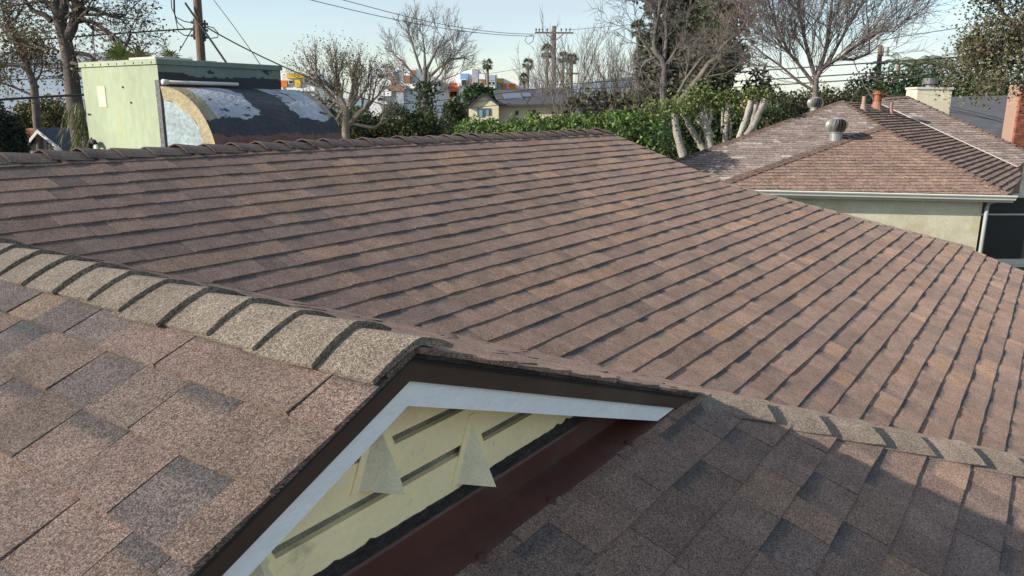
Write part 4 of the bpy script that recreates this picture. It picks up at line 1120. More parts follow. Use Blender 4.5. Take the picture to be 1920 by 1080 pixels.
def roof_plane(name, pl, poly, pal, T=(.014, .010), gap_col=None, exp=.143, wav=.004):
    n = pl[0]; ru = unit(np.cross(n, (0, 0, 1))); su = unit(np.cross(ru, n)); su = su if su[2] < 0 else -su
    top = max(poly, key=lambda p: p[2])
    sl = Slope(top - np.array([0, 0, HC]) - NO, ru, su, rng.uniform(0, 99))
    R2 = [((p - top) @ sl.ru, (p - top) @ sl.su) for p in poly]
    c = np.mean(R2, axis=0); planes = []
    for i in range(len(R2)):
        p, q = np.array(R2[i]), np.array(R2[(i + 1) % len(R2)]); e = q - p; nn = np.array([e[1], -e[0]]); nn /= np.linalg.norm(nn) + 1e-12
        if nn @ (c - p) > 0: nn = -nn
        planes.append((nn[0], nn[1], nn @ p))
    r0, r1 = min(p[0] for p in R2), max(p[0] for p in R2); s1 = max(p[1] for p in R2)
    pw = np.array([w for _, w in pal], float); pw /= pw.sum()
    ps = pieces(sl, r0, r1, [(k, k * exp) for k in range(1, int(s1 / exp) + 2)], lambda k, sk: planes, T=T, exp=exp, wav=wav, pal=pal, pw=pw, wid=(.10, .34))
    d = MB().prism([p - NO - n * .05 for p in poly], n * .038).build(name, M_FELT, nb)
    m = MB()
    for p in ps: m.add(*p[:5])
    m.build('roof_shingles', M_NSH, d, kind='stuff')
    return d
roof_plane('front_hip_slope', pl3, [nA, nE_L, nE_R], NPAL)
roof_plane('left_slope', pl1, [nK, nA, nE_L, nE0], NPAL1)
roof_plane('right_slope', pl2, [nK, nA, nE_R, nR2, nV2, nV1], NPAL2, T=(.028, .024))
roof_plane('far_slope', pl4, [nM1, nV1, nV2, nN2, nN1], NPAL1)
def line_caps(p, q, w, n, col, lift=.02):
    d = unit(q - p); s = unit(np.cross(d, (0, 0, 1)))
    L = np.linalg.norm(q - p); k = max(1, int(L / .2))
    for i in range(k):
        a, b = p + d * L * i / k - d * .03, p + d * L * (i + 1) / k
        z = np.array([0, 0, 1.])
        V = [a - s * w + z * (lift - .055), a + z * (lift + .0), a + s * w + z * (lift - .055), b - s * w + z * (lift - .03), b + z * (lift + .028), b + s * w + z * (lift - .03)]
        V = [v - NO for v in V]; V = V + [(v[0], v[1], v[2] - .03) for v in V]
        c = np.array(col) * rng.uniform(.85, 1.15)
        MB().add(V, [(0, 1, 4, 3), (1, 2, 5, 4), (3, 4, 10, 9), (4, 5, 11, 10), (0, 3, 9, 6), (2, 8, 11, 5), (1, 0, 6, 7), (2, 1, 7, 8)], tuple(c) + (1,), [(v[0], v[1] + v[2]) for v in V], [(1, 0)] * 12).build('hip_cap', M_NSH, nb)
for p, q in ((nA, nE_L), (nA, nE_R), (nK, nA), (nK, nE0), (nN1, nN2), (nM1, nN1)):
    line_caps(p, q, .13, 0, (.115, .078, .064))
# pale metal valley
vd = unit(nV2 - nV1); vs = unit(np.cross(vd, pl4[0])) * .055
MB().prism([nV1 - vs - NO + [0, 0, .03], nV2 - vs - NO + [0, 0, .03], nV2 + vs - NO + [0, 0, .05], nV1 + vs - NO + [0, 0, .05]], (0, 0, .008), (.62, .6, .56, 1)).build('valley_flashing', M_ATTR, nb)
# gutter, soffit, walls
ed = unit(nE_R - nE_L); eo = unit(np.cross(ed, (0, 0, 1))); eo = eo if eo[1] < 0 else -eo
gprof = [(0.0, -.01), (.09, .0), (.105, -.012), (.10, -.03), (.075, -.055), (.065, -.095), (0, -.10)]
gp_, gq_ = nE_L - ed * .3, nE_R + ed * .10
V = [gp_ + eo * x + np.array([0, 0, z]) - NO for x, z in gprof] + [gq_ + eo * x + np.array([0, 0, z]) - NO for x, z in gprof]; k = len(gprof)
M_GUT = surf('white_gutter_paint', (.72, .70, .62), rough=.4, scale=3, var=.06, fvar=.04, bump=.03, stain=(.35, .3, .2), stain_scale=6, stain_lo=.66, stain_hi=.8)
gut = MB().add(V, [(i, k + i, k + i + 1, i + 1) for i in range(1, k - 1)] + [tuple(range(k))[::-1], tuple(range(k, 2 * k))]).build('gutter', M_GUT, nb)
dl = MB()
for q in range(60):
    t = rng.uniform(.25, 1); p = gp_ + (gq_ - gp_) * t + eo * rng.uniform(.02, .08) - NO + np.array([0, 0, .0]); s = rng.uniform(.01, .03)
    dl.box(p - [s, s * .6, .02], p + [s, s * .6, rng.uniform(.0, .012)], tuple(np.array((.10, .075, .05)) * rng.uniform(.6, 1.3)) + (1,))
dl.build('leaf_litter', M_ATTR, gut, kind='stuff')
MB().prism([gp_ - NO + [0, 0, -.03], gq_ - NO + [0, 0, -.03], gq_ - NO - eo * .02 + [0, 0, -.03], gp_ - NO - eo * .02 + [0, 0, -.03]], (0, 0, -.12), (.5, .48, .4, 1)).build('fascia_board', M_ATTR, nb)
zw = nE_L[2] - .10
wc = at(1838, 420, 15.55); ov = .25
ov = .20
wl0 = nE_L - eo * ov + ed * .3; wl0[2] = 0; t = ((wc - wl0) @ ed); wl1 = wl0 + ed * t
MB().prism([wl0 - NO, wl1 - NO, wl1 - eo * 6 - NO, wl0 - eo * 6 - NO], (0, 0, zw)).build('wall', M_CONC, nb)
soff = MB().prism([gp_ - NO + [0, 0, -.1], gq_ - NO + [0, 0, -.1], gq_ - eo * 2.4 - NO + [0, 0, -.1], gp_ - eo * 2.4 - NO + [0, 0, -.1]], (0, 0, .03), (.4, .38, .3, 1)).build('soffit', M_ATTR, nb)
# recessed porch wall with a dark window right of the corner
pw0 = wl1 - eo * 1.0; pw1 = pw0 + ed * 4
MB().prism([pw0 - NO, pw1 - NO, pw1 - eo * .2 - NO, pw0 - eo * .2 - NO], (0, 0, zw), (.10, .09, .075, 1)).build('porch_wall', M_ATTR, nb)  # wall coloured dark, shade of the recess put into it
W0 = pw0 + eo * .02; base = zw
def wpart(name, x0, x1, z0, z1, dep, col, mat=None):
    p = W0 + ed * x0 - NO; q = W0 + ed * x1 - NO
    return MB().prism([(p[0], p[1], z0), (q[0], q[1], z0), (q[0], q[1], z1), (p[0], p[1], z1)], eo * dep, col).build(name, mat or M_ATTR, nb)
wn_ = wpart('window', .34, 1.7, zw - 1.55, zw - .25, .03, (.05, .05, .055, 1), M_GLASS)
for x0, x1, z0, z1 in ((.22, .36, zw - 1.62, zw - .12), (.22, 1.8, zw - 1.66, zw - 1.55), (.36, 1.8, zw - .58, zw - .55), (.22, 1.8, zw - .2, zw - .12)):
    o = wpart('frame', x0, x1, z0, z1, .07, (.5, .5, .45, 1)); o.parent = wn_
o = wpart('sill', .05, 1.9, zw - 1.72, zw - 1.66, .12, (.45, .45, .4, 1)); o.parent = wn_
for x0 in (-.02, .10):
    wpart('corner_trim', x0, x0 + .09, 0.2, zw - .02, .10 if x0 < 0 else .06, (.48, .48, .43, 1))
ds = wl1 + eo * .06 + ed * .06 - NO
g_end = nE_R - eo * .02 - NO
MB().tube([(g_end[0], g_end[1], zw - .02), (ds[0] + .25, ds[1], zw - .12), (ds[0] + .02, ds[1], zw - .20), (ds[0], ds[1], zw - .3), (ds[0], ds[1], .1)], .038, 10, (.30, .32, .32, 1)).build('downspout', M_ATTR, nb, smooth=True)
# turbine vents
def turbine(px, py_base, py_top, D, label, rusty):
    b = at(px, py_base, D); h = (py_base - py_top) * D / F_PX; r = h * .48
    root = empty('turbine_vent', tuple(b)); tag(root, label, 'roof vent', 'turbine vents on the neighbouring roof')
    MB().tube([(0, 0, -.25), (0, 0, h * .35)], r * .62, 20, (.42, .44, .44, 1)).build('collar', M_METAL, root, smooth=False)
    MB().tube([(0, 0, h * .335), (0, 0, h * .37)], r * .74, 20, (.5, .5, .5, 1)).build('base_ring', M_METAL, root)
    nf = 18
    for i in range(nf):
        V, Fc = [], []
        m = 8
        for j in range(m + 1):
            t = j / m; z = h * (.37 + .60 * t); rr = r * (.70 + .36 * math.sin(math.pi * (.12 + .80 * t))) * (1 if t < .8 else 1 - .55 * ((t - .8) / .2) ** 1.4)
            a0_ = 2 * math.pi * i / nf + .12 * t; a1_ = a0_ + 2 * math.pi / nf * .66
            V += [(rr * math.cos(a0_), rr * math.sin(a0_), z), (rr * .86 * math.cos(a1_), rr * .86 * math.sin(a1_), z)]
        Fc = [(2 * j, 2 * j + 1, 2 * j + 3, 2 * j + 2) for j in range(m)]
        c = np.array((.24, .235, .225)) if rng.random() > rusty else np.array((.20, .12, .075))
        MB().add(V, Fc, tuple(c * rng.uniform(.7, 1.15)) + (1,)).build('vane', M_VANE, root, smooth=True)
    MB().tube([(0, 0, h * .95), (0, 0, h * .99)], [r * .5, r * .25], 16, (.4, .38, .35, 1)).build('cap', M_VANE, root)
    br = [(r * 1.04 * math.cos(t), 0, h * .66 + r * .74 * math.sin(t)) for t in np.linspace(-.45, math.pi + .45, 14)]
    MB().tube(br, r * .035, 6, (.45, .43, .4, 1)).build('bracket', M_VANE, root)
    MB().tube([(0, 0, h * .36), (0, 0, h * .9)], r * .55, 12, (.03, .03, .03, 1)).build('inner_shaft', M_ATTR, root)
M_VANE = surf('weathered_vent_metal', (.4, .4, .4), rough=.45, metal=.35, scale=8, var=.25, fine=30, fvar=.15, bump=.05, attr=True)
tq = on(pl1, 1566, 262); turbine(1566, 262, 223, tq[1], 'rusty turbine vent on the near slope of the neighbouring roof', .30)
turbine(1527, 212, 184, nK[1] + .4, 'grey turbine vent half hidden beyond the left hip of the neighbouring roof', .05)
# plumbing and flue pipes
def pipe(px, pyb, pyt, D, r, col, label, capped=False, cone=True):
    b = at(px, pyb, D); h = (pyb - pyt) * D / F_PX
    root = empty('vent_pipe', tuple(b)); tag(root, label, 'vent pipe', 'vent pipes on the neighbouring roof')
    MB().tube([(0, 0, -.15), (0, 0, h)], r, 12, col).build('pipe', M_ATTR, root, smooth=False)
    if cone: MB().tube([(0, 0, -.1), (0, 0, h * .42)], [r * 2.3, r * 1.1], 14, tuple(np.array(col[:3]) * .8 + .05) + (1,)).build('flashing_cone', M_ATTR, root)
    if capped: MB().tube([(0, 0, h * .80), (0, 0, h * .88), (0, 0, h * .9), (0, 0, h)], [r * 1.5, r * 1.5, r * 1.1, r * 1.35], 12, col).build('cap', M_ATTR, root)
pipe(1618, 206, 182, on(pl2, 1618, 206)[1], .05, (.28, .2, .17, 1), 'slim brown vent pipe left of the terracotta flue')
pipe(1643, 205, 172, on(pl2, 1643, 205)[1], .085, (.26, .095, .055, 1), 'terracotta coloured capped flue pipe on the neighbouring roof', True)
pipe(1669, 214, 191, on(pl2, 1669, 214)[1], .05, (.28, .17, .14, 1), 'slim brown vent pipe right of the terracotta flue')
pipe(1437, 243, 227, 20.0, .035, (.30, .16, .12, 1), 'small brown vent pipe beside the pollarded trunks', cone=False)
# cream chimney with a metal cowl
cc = at(1738, 200, 25.6); k_ = 25.6 / F_PX
ch = empty('stucco_chimney', (cc[0], cc[1], cc[2] - .6)); tag(ch, 'cream stucco chimney with round metal cowl on the neighbouring roof', 'chimney')
MB().box((-31 * k_, -.35, -.3), (31 * k_, .35, .6 + 30 * k_), (.62, .58, .44, 1)).build('stack', M_CONC, ch)
MB().box((-33 * k_, -.38, .6 + 30 * k_), (33 * k_, .38, .6 + 34 * k_), (.5, .5, .47, 1)).build('crown', M_ATTR, ch)
MB().tube([(0, 0, .6 + 34 * k_), (0, 0, .6 + 40 * k_)], 7 * k_, 14, (.2, .2, .2, 1)).tube([(0, 0, .6 + 40 * k_), (0, 0, .6 + 50 * k_)], [13 * k_, 13 * k_], 18, (.14, .14, .14, 1)).build('cowl', M_VANE, ch)
# grey roofed house and brick chimney beyond
gh = empty('grey_roofed_house', (at(1840, 250, 34)[0], 36, 0)); tag(gh, 'house with plain dark grey roof beyond the neighbouring house', 'house')
GO = np.array([gh.location.x, gh.location.y, 0])
a, b, c, d = at(1755, 182, 36.5), at(1912, 178, 36.5), at(1960, 262, 31), at(1755, 262, 31)
M_GREYR = surf('grey_roofing', (.085, .088, .095), rough=.9, scale=4, var=.2, fine=30, fvar=.25, bump=.3, stretch=(.4, 1, 3))
MB().prism([a - GO, b - GO, c - GO, d - GO], (0, 0, -.12)).build('roof', M_GREYR, gh)
MB().box(tuple((d - GO)[:2] + [.3, .5]) + (0,), tuple((b - GO)[:2] + [1.0, 4.0]) + ((c - GO)[2] - .1,), (.4, .38, .32, 1)).build('wall', M_ATTR, gh)
def brick_chimney(name, px0, px1, pyt, pyb, D, label, depth=.6, rows=None):
    p, q = at(px0, pyb, D), at(px1, pyt, D)
    root = empty(name, ((p[0] + q[0]) / 2, D, 0)); tag(root, label, 'chimney')
    w = abs(q[0] - p[0]); z0, z1 = p[2] - .8, q[2]
    MB().box((-w / 2 + .012, .012, 0), (w / 2 - .012, depth, z1 - .01), (.30, .20, .155, 1)).build('core', M_ATTR, root)
    bh, bw = .075, .215; z = z0; row = 0; mb = MB()
    while z + bh < z1:
        x = -w / 2 - (row % 2) * bw / 2
        while x < w / 2:
            x0, x1 = max(x, -w / 2), min(x + bw - .012, w / 2)
            if x1 - x0 > .03: mb.box((x0, 0, z), (x1, .09, z + bh - .012), tuple(np.array((.25, .085, .055)) * rng.uniform(.6, 1.3)) + (1,))
            x += bw
        z += bh; row += 1
    mb.build('bricks', M_ATTR, root, kind='stuff')
brick_chimney('brick_chimney', 1903, 1945, 158, 250, 22, 'red brick chimney at the right edge behind the neighbouring roof')
brick_chimney('brick_chimney', 50, 62, 240, 262, 25, 'small dull brick chimney left of the grey gabled house')
brick_chimney('brick_chimney', 1396, 1404, 188, 212, 24, 'narrow red brick chimney seen between the pollarded trunks')

# small grey house far left
lh = empty('grey_gabled_house', (at(95, 260, 22)[0], 22, 0)); tag(lh, 'small grey gabled house with white trim left of the air conditioner', 'house')
LO = np.array([lh.location.x, 22, 0])
ap, el, er = at(76, 246, 22) - LO, at(48, 280, 22) - LO, at(122, 283, 22) - LO
M_GW = surf('grey_house_wall', (.36, .38, .37), rough=.85, scale=2, var=.1, fine=30, fvar=.08, bump=.3)
MB().prism([(el[0] + .1, 0, 0), (er[0] - .1, 0, 0), (er[0] - .1, 0, er[2]), (ap[0], 0, ap[2] - .08), (el[0] + .1, 0, el[2])], (0, 6, 0)).build('wall', M_GW, lh)
for s_, e_ in (('l', el), ('r', er)):
    MB().prism([ap + [0, -.12, .03], e_ + [0, -.12, .03], e_ + [0, 6.2, .03], ap + [0, 6.2, .03]], (0, 0, .05)).build('roof', surf('blue_grey_shingle', (.075, .085, .11), rough=.85, scale=6, var=.2, fine=40, fvar=.2, bump=.2), lh)
    dd = e_ - ap
    MB().prism([ap + [0, -.16, .05], e_ + [0, -.16, .05], e_ + [0, -.16, -.05], ap + [0, -.16, -.05]], (0, .04, 0), (.75, .75, .74, 1)).build('rake_trim', M_ATTR, lh)
for q in range(5):
    MB().box((ap[0] + .14, -.03, ap[2] - .36 - q * .075), (ap[0] + .24, .02, ap[2] - .31 - q * .075), (.10, .10, .10, 1)).build('vent_slot', M_ATTR, lh)
MB().prism([ap + [.02, -.1, .02], er + [0, -.1, .02], er + [2.2, 2.0, .1], ap + [2.0, 2.0, .02]], (0, 0, .05)).build('side_roof', bpy.data.materials['blue_grey_shingle'], lh)

# cream house in the middle distance
chh = empty('cream_gabled_house', (at(930, 220, 46)[0], 46, 0)); tag(chh, 'cream house with gable, dark roof and skylights behind the bright hedge', 'house')
CO = np.array([chh.location.x, 46, 0]); k_ = 46 / F_PX
L_ = lambda px, py, dy=0: at(px, py, 46 + dy) - CO
ap, el, er = L_(906, 178), L_(879, 203), L_(935, 199)
CRM = (.62, .56, .40, 1)
MB().prism([(el[0], 0, 0), (er[0], 0, 0), er, ap, el], (0, 7, 0), CRM).build('gable_wall', M_ATTR, chh)
wr = L_(1075, 198, 1.2)
MB().box((er[0], 1.2, 0), (wr[0], 8, wr[2]), CRM).build('long_wall', M_ATTR, chh)
M_CHR = surf('charcoal_roofing', (.07, .07, .08), rough=.8, scale=1.5, var=.15, fine=12, fvar=.15, bump=.2)
for e_ in (el, er):
    MB().prism([ap + [0, -.2, .02], e_ + [0, -.2, .02], e_ + [0, 7.2, .02], ap + [0, 7.2, .02]], (0, 0, .07)).build('gable_roof', M_CHR, chh)
rA, rB, rC, rD = L_(935, 199, .8), L_(1080, 197, .8), L_(1075, 168, 5.5), L_(925, 172, 5.5)
rf = MB().prism([rA, rB, rC, rD], (0, 0, .1)).build('long_roof', M_CHR, chh)
for (x0, y0, x1, y1) in ((950, 181, 985, 192), (988, 181, 1005, 187)):
    f_ = lambda u, v: rA + (rB - rA) * u + (rD - rA) * v
    u0, u1 = (x0 - 935) / 145, (x1 - 935) / 145; v0, v1 = (199 - y1) / 27, (199 - y0) / 27
    MB().prism([f_(u0, v0) + [0, 0, .13], f_(u1, v0) + [0, 0, .13], f_(u1, v1) + [0, 0, .13], f_(u0, v1) + [0, 0, .13]], (0, 0, .06), (.12, .14, .19, 1)).build('solar_panel', M_ATTR, rf)
MB().box(tuple(L_(965, 178, 5)), tuple(L_(1010, 168, 7.5)), (.10, .10, .115, 1)).build('roof_box', M_ATTR, chh)
for (x0, y0, x1, y1) in ((895, 203, 908, 219), (908, 203, 920, 216)):
    p, q = L_(x0, y1), L_(x1, y0)
    w_ = MB().box((p[0], -.04, p[2]), (q[0], .05, q[2]), (.07, .10, .11, 1)).build('window', M_ATTR, chh)
    MB().box((p[0] + .12, -.06, p[2]), (q[0] - .1, -.04, q[2] - .1), (.16, .3, .34, 1)).build('pane', M_ATTR, w_)
for (x0, y0, x1, y1) in ((991, 206, 1004, 213), (966, 208, 972, 216)):
    p, q = L_(x0, y1, 1.2), L_(x1, y0, 1.2); MB().box((p[0], 1.14, p[2]), (q[0], 1.3, q[2]), (.06, .06, .06, 1)).build('window', M_ATTR, chh)

# ------------------------------------------------------------------ apartment blocks
W_, GY, OR_, YL, BR_, GB = (.72, .74, .75, 1), (.34, .38, .42, 1), (.60, .17, .035, 1), (.62, .42, .06, 1), (.26, .13, .09, 1), (.30, .40, .48, 1)
def block(name, D, body, pan, wins, label):
    x0, y0, x1, y1 = body[0][:4]
    c = at((x0 + x1) / 2, 200, D); root = empty(name, (c[0], D, 0)); tag(root, label, 'building', 'apartment blocks on the skyline'); O = np.array([c[0], D, 0])
    for (a0_, b0_, a1_, b1_, col, dz) in body:
        p, q = at(a0_, b1_, D) - O, at(a1_, b0_, D) - O
        MB().box((p[0], -dz, 0), (q[0], 12, q[2]), col).build('wall', M_ATTR, root)
    for (a0_, b0_, a1_, b1_, col) in pan:
        p, q = at(a0_, b1_, D) - O, at(a1_, b0_, D) - O
        MB().box((p[0], -.95, p[2]), (q[0], -.4, q[2]), col).build('panel', M_ATTR, root)
    for (a0_, b0_, a1_, b1_) in wins:
        p, q = at(a0_, b1_, D) - O, at(a1_, b0_, D) - O
        w = MB().box((p[0], -1.0, p[2]), (q[0], -.5, q[2]), (.55, .57, .58, 1)).build('window', M_ATTR, root)
        MB().box((p[0] + .12, -1.05, p[2] + .12), (q[0] - .12, -.98, q[2] - .12), (.10, .14, .17, 1)).build('pane', M_GLASS, w)
block('apartment_block', 120, [(520, 137, 545, 260, W_, 0), (538, 139, 592, 260, (.55, .56, .55, 1), .6)], [(527, 151, 541, 164, OR_), (541, 138, 572, 147, YL), (556, 150, 566, 163, YL), (541, 165, 592, 171, W_)], [(544, 150, 553, 158), (573, 146, 583, 156)], 'orange and yellow panelled apartment block right of the air conditioner')
block('apartment_block', 120, [(692, 128, 780, 260, (.60, .62, .64, 1), 0), (700, 118, 712, 260, (.5, .52, .54, 1), -2), (747, 131, 757, 260, GY, .8)], [(735, 143, 747, 156, BR_), (758, 143, 770, 156, BR_), (770, 132, 781, 144, BR_), (700, 150, 735, 161, W_), (730, 161, 760, 171, BR_), (700, 168, 735, 180, W_), (708, 131, 746, 135, W_), (758, 131, 770, 142, W_), (758, 157, 780, 166, W_)], [(737, 136, 744, 142), (710, 139, 722, 148), (710, 182, 722, 190), (760, 160, 768, 165)], 'grey apartment block with brown panels behind the pruned tree')
block('apartment_block', 125, [(815, 139, 864, 260, (.80, .80, .78, 1), 0), (862, 138, 930, 260, (.62, .66, .70, 1), .5), (860, 131, 887, 260, (.78, .79, .79, 1), -1.5), (886, 130, 897, 260, GY, 1.0)], [(843, 156, 858, 182, (.72, .12, .045, 1)), (845, 172, 858, 183, (.70, .22, .05, 1)), (864, 138, 878, 149, (.22, .38, .62, 1)), (879, 149, 889, 161, BR_), (898, 139, 910, 149, W_), (898, 150, 910, 161, BR_), (911, 141, 928, 151, GY), (880, 161, 928, 169, W_)], [(822, 152, 828, 162), (820, 169, 824, 178), (865, 149, 877, 162), (868, 165, 877, 175), (899, 153, 903, 160), (913, 152, 921, 160), (922, 152, 928, 160)], 'white apartment block with an orange sign panel in the middle of the skyline')
block('apartment_block', 130, [(928, 147, 944, 260, (.36, .40, .38, 1), .4), (940, 147, 974, 260, (.78, .78, .76, 1), 0), (972, 147, 1022, 260, (.66, .70, .74, 1), -.5)], [(932, 148, 942, 156, YL), (943, 157, 968, 167, OR_), (994, 146, 1010, 164, (.45, .5, .56, 1))], [(933, 158, 937, 168), (950, 158, 954, 161), (950, 163, 954, 166), (966, 158, 969, 164), (972, 155, 978, 162), (1000, 153, 1006, 161)], 'white flats with orange and yellow panels left of the middle utility pole')
bw_ = empty('white_warehouse', (at(90, 200, 60)[0], 60, 0)); tag(bw_, 'large pale blue-white building behind the sycamore at the left', 'building')
p, q = at(-60, 200, 60), at(215, 101, 60)
MB().box((p[0] - bw_.location.x, 0, 0), (q[0] - bw_.location.x, 20, q[2]), (.30, .37, .45, 1)).build('wall', M_ATTR, bw_)
MB().box((p[0] - bw_.location.x, -.15, q[2] - .7), (q[0] + .1 - bw_.location.x, .2, q[2] + .05), (.30, .35, .40, 1)).build('parapet', M_ATTR, bw_)

# ------------------------------------------------------------------ utility poles
def insul(mb, p, col=(.06, .05, .05, 1)):
    mb.tube([p, p + np.array([0, 0, .10]), p + np.array([0, 0, .12]), p + np.array([0, 0, .2])], [.03, .03, .07, .04], 8, col)
D = 26.0; b0 = at(380, 200, D); pole1 = empty('utility_pole', (b0[0], D, 0)); tag(pole1, 'near utility pole with hanging cables rising behind the air conditioner', 'utility pole')
O1 = np.array([b0[0], D, 0]); tp, bt_ = at(367, -40, D) - O1, at(378, 118, D) - O1
ex = bt_ + (bt_ - tp) / (tp[2] - bt_[2]) * bt_[2]
MB().tube([ex, tp], [.17, .125], 14).build('pole', M_POLE, pole1)
q1, q2 = at(352, 7, D) - O1 + [0, -.2, 0], at(431, 122, D) - O1 + [0, -.2, 0]
MB().tube([q1, q2, q2 + (q2 - q1) * .4], .035, 8, (.05, .05, .05, 1)).build('crossarm_brace', M_ATTR, pole1)
hw = MB()
for (sx, y) in ((-1, 42), (-1, 55), (-1, 67), (1, 45), (1, 57), (1, 70)):
    p = at(374 + sx * 10, y, D) - O1
    hw.box(p - [.09, .05, .04], p + [.09, .05, .04], (.05, .05, .05, 1)); hw.tube([p - [0, 0, .12], p + [0, 0, .12]], .035, 8, (.05, .05, .05, 1))
hw.build('insulator_rack', M_ATTR, pole1)
jl_ = MB()
for pts in (((320, -10), (322, 15), (330, 32), (345, 40), (362, 43)), ((325, -10), (326, 20), (333, 42), (348, 55), (362, 55)), ((327, -10), (328, 30), (334, 58), (345, 66), (362, 68)), ((388, 49), (400, 52), (409, 62), (408, 70), (396, 72)), ((362, 52), (350, 72), (336, 96))):
    jl_.tube([p - O1 for p in px_line(D, *pts)], .016, 6)
jl_.build('jumper_cables', M_WIRE, pole1)
D2 = 52.0; b0 = at(1040, 200, D2); pole2 = empty('utility_pole', (b0[0], D2, 0)); tag(pole2, 'utility pole with a crossarm standing behind the hedge in the middle', 'utility pole')
O2 = np.array([b0[0], D2, 0]); tp = at(1039, 49, D2) - O2
MB().tube([(0, 0, 0), tp], [.19, .13], 12).build('pole', M_POLE, pole2)
ca, cb = at(1003, 61, D2) - O2, at(1075, 63, D2) - O2
arm = MB().box((ca[0], -.25, ca[2] - .07), (cb[0], -.13, cb[2] + .07)).build('crossarm', M_POLE, pole2)
for x in (1005, 1011, 1017, 1026, 1052, 1061, 1068):
    im = MB(); insul(im, at(x, 60, D2) - O2 + np.array([0, -.19, 0])); im.build('insulator', M_ATTR, pole2)
for sx in (1024, 1056):
    MB().tube([at(sx, 64, D2) - O2 + [0, -.2, 0], at(1040, 78, D2) - O2 + [0, -.15, 0]], .03, 6).build('brace', M_POLE, pole2)
MB().tube(local(O2, px_line(D2, (1000, 66), (988, 68), (984, 76), (990, 83), (999, 78), (1001, 68))), .02, 6).build('cable_loop', M_WIRE, pole2)
MB().box(at(1030, 154, D2) - O2 + [0, -.3, 0], at(1046, 151, D2) - O2 + [0, -.15, 0], (.3, .2, .12, 1)).build('bracket', M_ATTR, pole2)
D3 = 42.5; b0 = at(1649, 200, D3); pole3 = empty('utility_pole', (b0[0], D3, 0)); tag(pole3, 'utility pole with a grey transformer behind the great bare tree', 'utility pole')
O3 = np.array([b0[0], D3, 0]); tp = at(1651, 85, D3) - O3
MB().tube([(0, 0, 0), tp], [.16, .12], 10).build('pole', M_POLE, pole3)
p = at(1660, 105, D3) - O3; MB().tube([p, p + [0, 0, .45]], .15, 12, (.36, .38, .38, 1)).build('transformer', M_ATTR, pole3)
ca, cb = at(1636, 118, D3) - O3, at(1662, 117, D3) - O3; MB().box((ca[0], -.2, ca[2] - .05), (cb[0], -.1, cb[2] + .05)).build('crossarm', M_POLE, pole3)
D4 = 95.0; b0 = at(1070, 200, D4); pole4 = empty('utility_pole', (b0[0], D4, 0)); tag(pole4, 'distant utility pole with crossarms among the slim bare trees', 'utility pole')
O4 = np.array([b0[0], D4, 0]); tp = at(1070, 106, D4) - O4
MB().tube([(0, 0, 0), tp], [.2, .15], 10).build('pole', M_POLE, pole4)
for y in (111, 138):
    ca, cb = at(1060, y, D4) - O4, at(1085, y, D4) - O4; MB().box((ca[0], -.3, ca[2] - .1), (cb[0], -.15, cb[2] + .1)).build('crossarm', M_POLE, pole4)
p = at(1076, 120, D4) - O4; MB().tube([p, p + [0, 0, .9]], .28, 10, (.3, .31, .32, 1)).build('transformer', M_ATTR, pole4)

# ------------------------------------------------------------------ overhead cables, each its own
def cable(pts, Ds, r, label, col=None):
    P = np.array([at(x, y, d) for (x, y), d in zip(pts, Ds)])
    n = 24; s = np.concatenate([[0], np.cumsum(np.hypot(*np.diff(np.array(pts, float), axis=0).T))]); t = np.linspace(0, s[-1], n)
    if len(pts) > 2:
        deg = min(3, len(pts) - 1)
        Q = np.stack([np.polyval(np.polyfit(s, P[:, k], deg), t) for k in range(3)], 1)
    else: Q = np.stack([np.interp(t, s, P[:, k]) for k in range(3)], 1)
    o = MB().tube([q - Q[0] for q in Q], r, 6).build('overhead_cable', M_WIRE)
    o.location = tuple(Q[0]); tag(o, label, 'cable', 'overhead cables')
cable([(-40, 80), (100, 72), (220, 63), (362, 54)], [24, 25, 25.5, 26], .024, 'cable crossing the sycamore to the near utility pole, top one at the left')
cable([(-40, 149), (80, 148), (175, 145)], [30, 30, 30], .018, 'thin cable across the sycamore at mid height on the left')
cable([(-40, 190), (60, 183), (170, 177)], [14, 14.5, 15], .022, 'thick black cable low across the sycamore trunk on the left')
cable([(386, 52), (470, 92), (560, 140), (640, 170), (730, 200), (833, 230), (900, 250)], [26, 27, 28, 29, 30, 31, 32], .022, 'service cable sloping from the near pole down past the pruned tree')
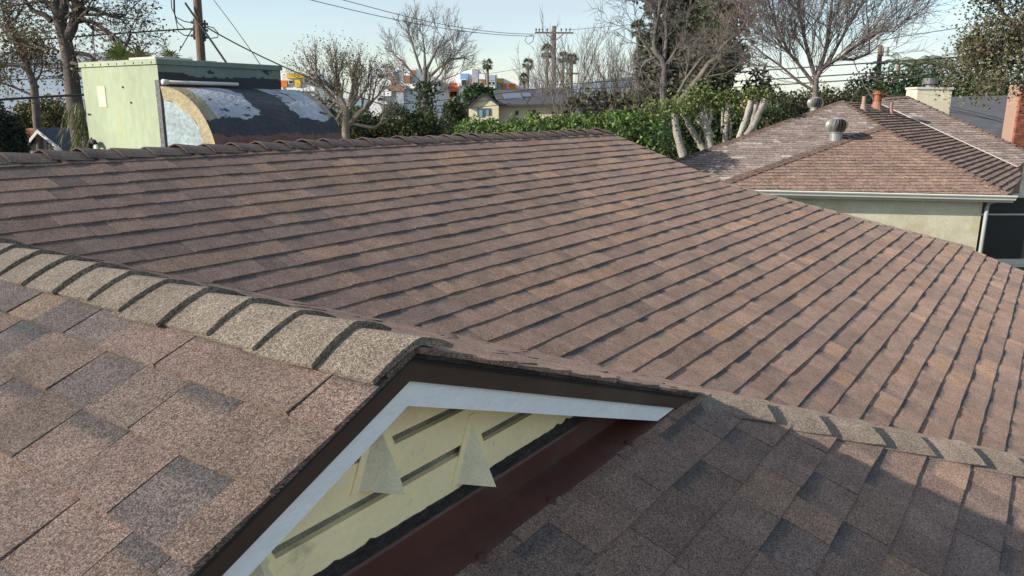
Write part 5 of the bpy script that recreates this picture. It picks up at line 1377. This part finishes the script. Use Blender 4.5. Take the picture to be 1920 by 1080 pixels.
cable([(385, -20), (440, 52), (500, 140)], [25, 22, 18], .010, 'thin guy wire slanting down right of the near utility pole')
cable([(575, -2), (733, 35), (867, 58), (1003, 68)], [36, 42, 47, 52], .016, 'upper-left skyline cable, lower of the two reaching the middle pole crossarm')
cable([(640, -1), (767, 32), (900, 57), (1005, 64)], [37, 43, 48, 52], .016, 'upper-left skyline cable, higher of the two reaching the middle pole crossarm')
cable([(1068, 56), (1271, 38), (1500, 12), (1620, -6)], [52, 46, 40, 37], .014, 'high cable from the middle pole crossarm across the pines')
cable([(1651, 76), (1760, 58), (1864, 43), (1960, 28)], [40, 37, 34, 31], .016, 'high cable in the open sky towards the right edge')
for i, (L0, R0, lab) in enumerate(((((730, 197), (900, 180), (1040, 163)), ((1040, 160), (1105, 154), (1440, 132), (1700, 113), (1960, 97)), 'top'), (((780, 204), (900, 190), (1040, 179)), ((1040, 169), (1440, 149), (1700, 132), (1960, 110)), 'middle'), (((820, 211), (900, 201), (1040, 184)), ((1040, 180), (1440, 160), (1700, 143), (1960, 118)), 'bottom'))):
    cable(L0, np.linspace(30, 52, len(L0)), .016, 'pale cable left of the middle utility pole, %s one of three' % lab)
    cable(R0, np.linspace(52, 24, len(R0)), .028, 'cable right of the middle utility pole over the pollarded trees, %s one of three' % lab)
cable([(915, 138), (1000, 124), (1070, 108)], [95, 95, 95], .02, 'distant cable between the two tall fan palms')

# ------------------------------------------------------------------ hills on the horizon
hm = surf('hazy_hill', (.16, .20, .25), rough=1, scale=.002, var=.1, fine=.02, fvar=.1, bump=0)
hb_ = MB(); V = []
xs = np.linspace(-1600, 2400, 80)
for x in xs:
    z = 40 + 45 * math.exp(-((x - 330) / 160) ** 2) + 20 * math.sin(x * .004) + 8 * math.sin(x * .017)
    V += [(x, 2400, 0), (x, 2600, max(z, 25)), (x, 3200, 0)]
hb_.add(V, [f for i in range(79) for f in ((3 * i, 3 * i + 3, 3 * i + 4, 3 * i + 1), (3 * i + 1, 3 * i + 4, 3 * i + 5, 3 * i + 2))])
tag(hb_.build('hills', hm, smooth=True), kind='structure')
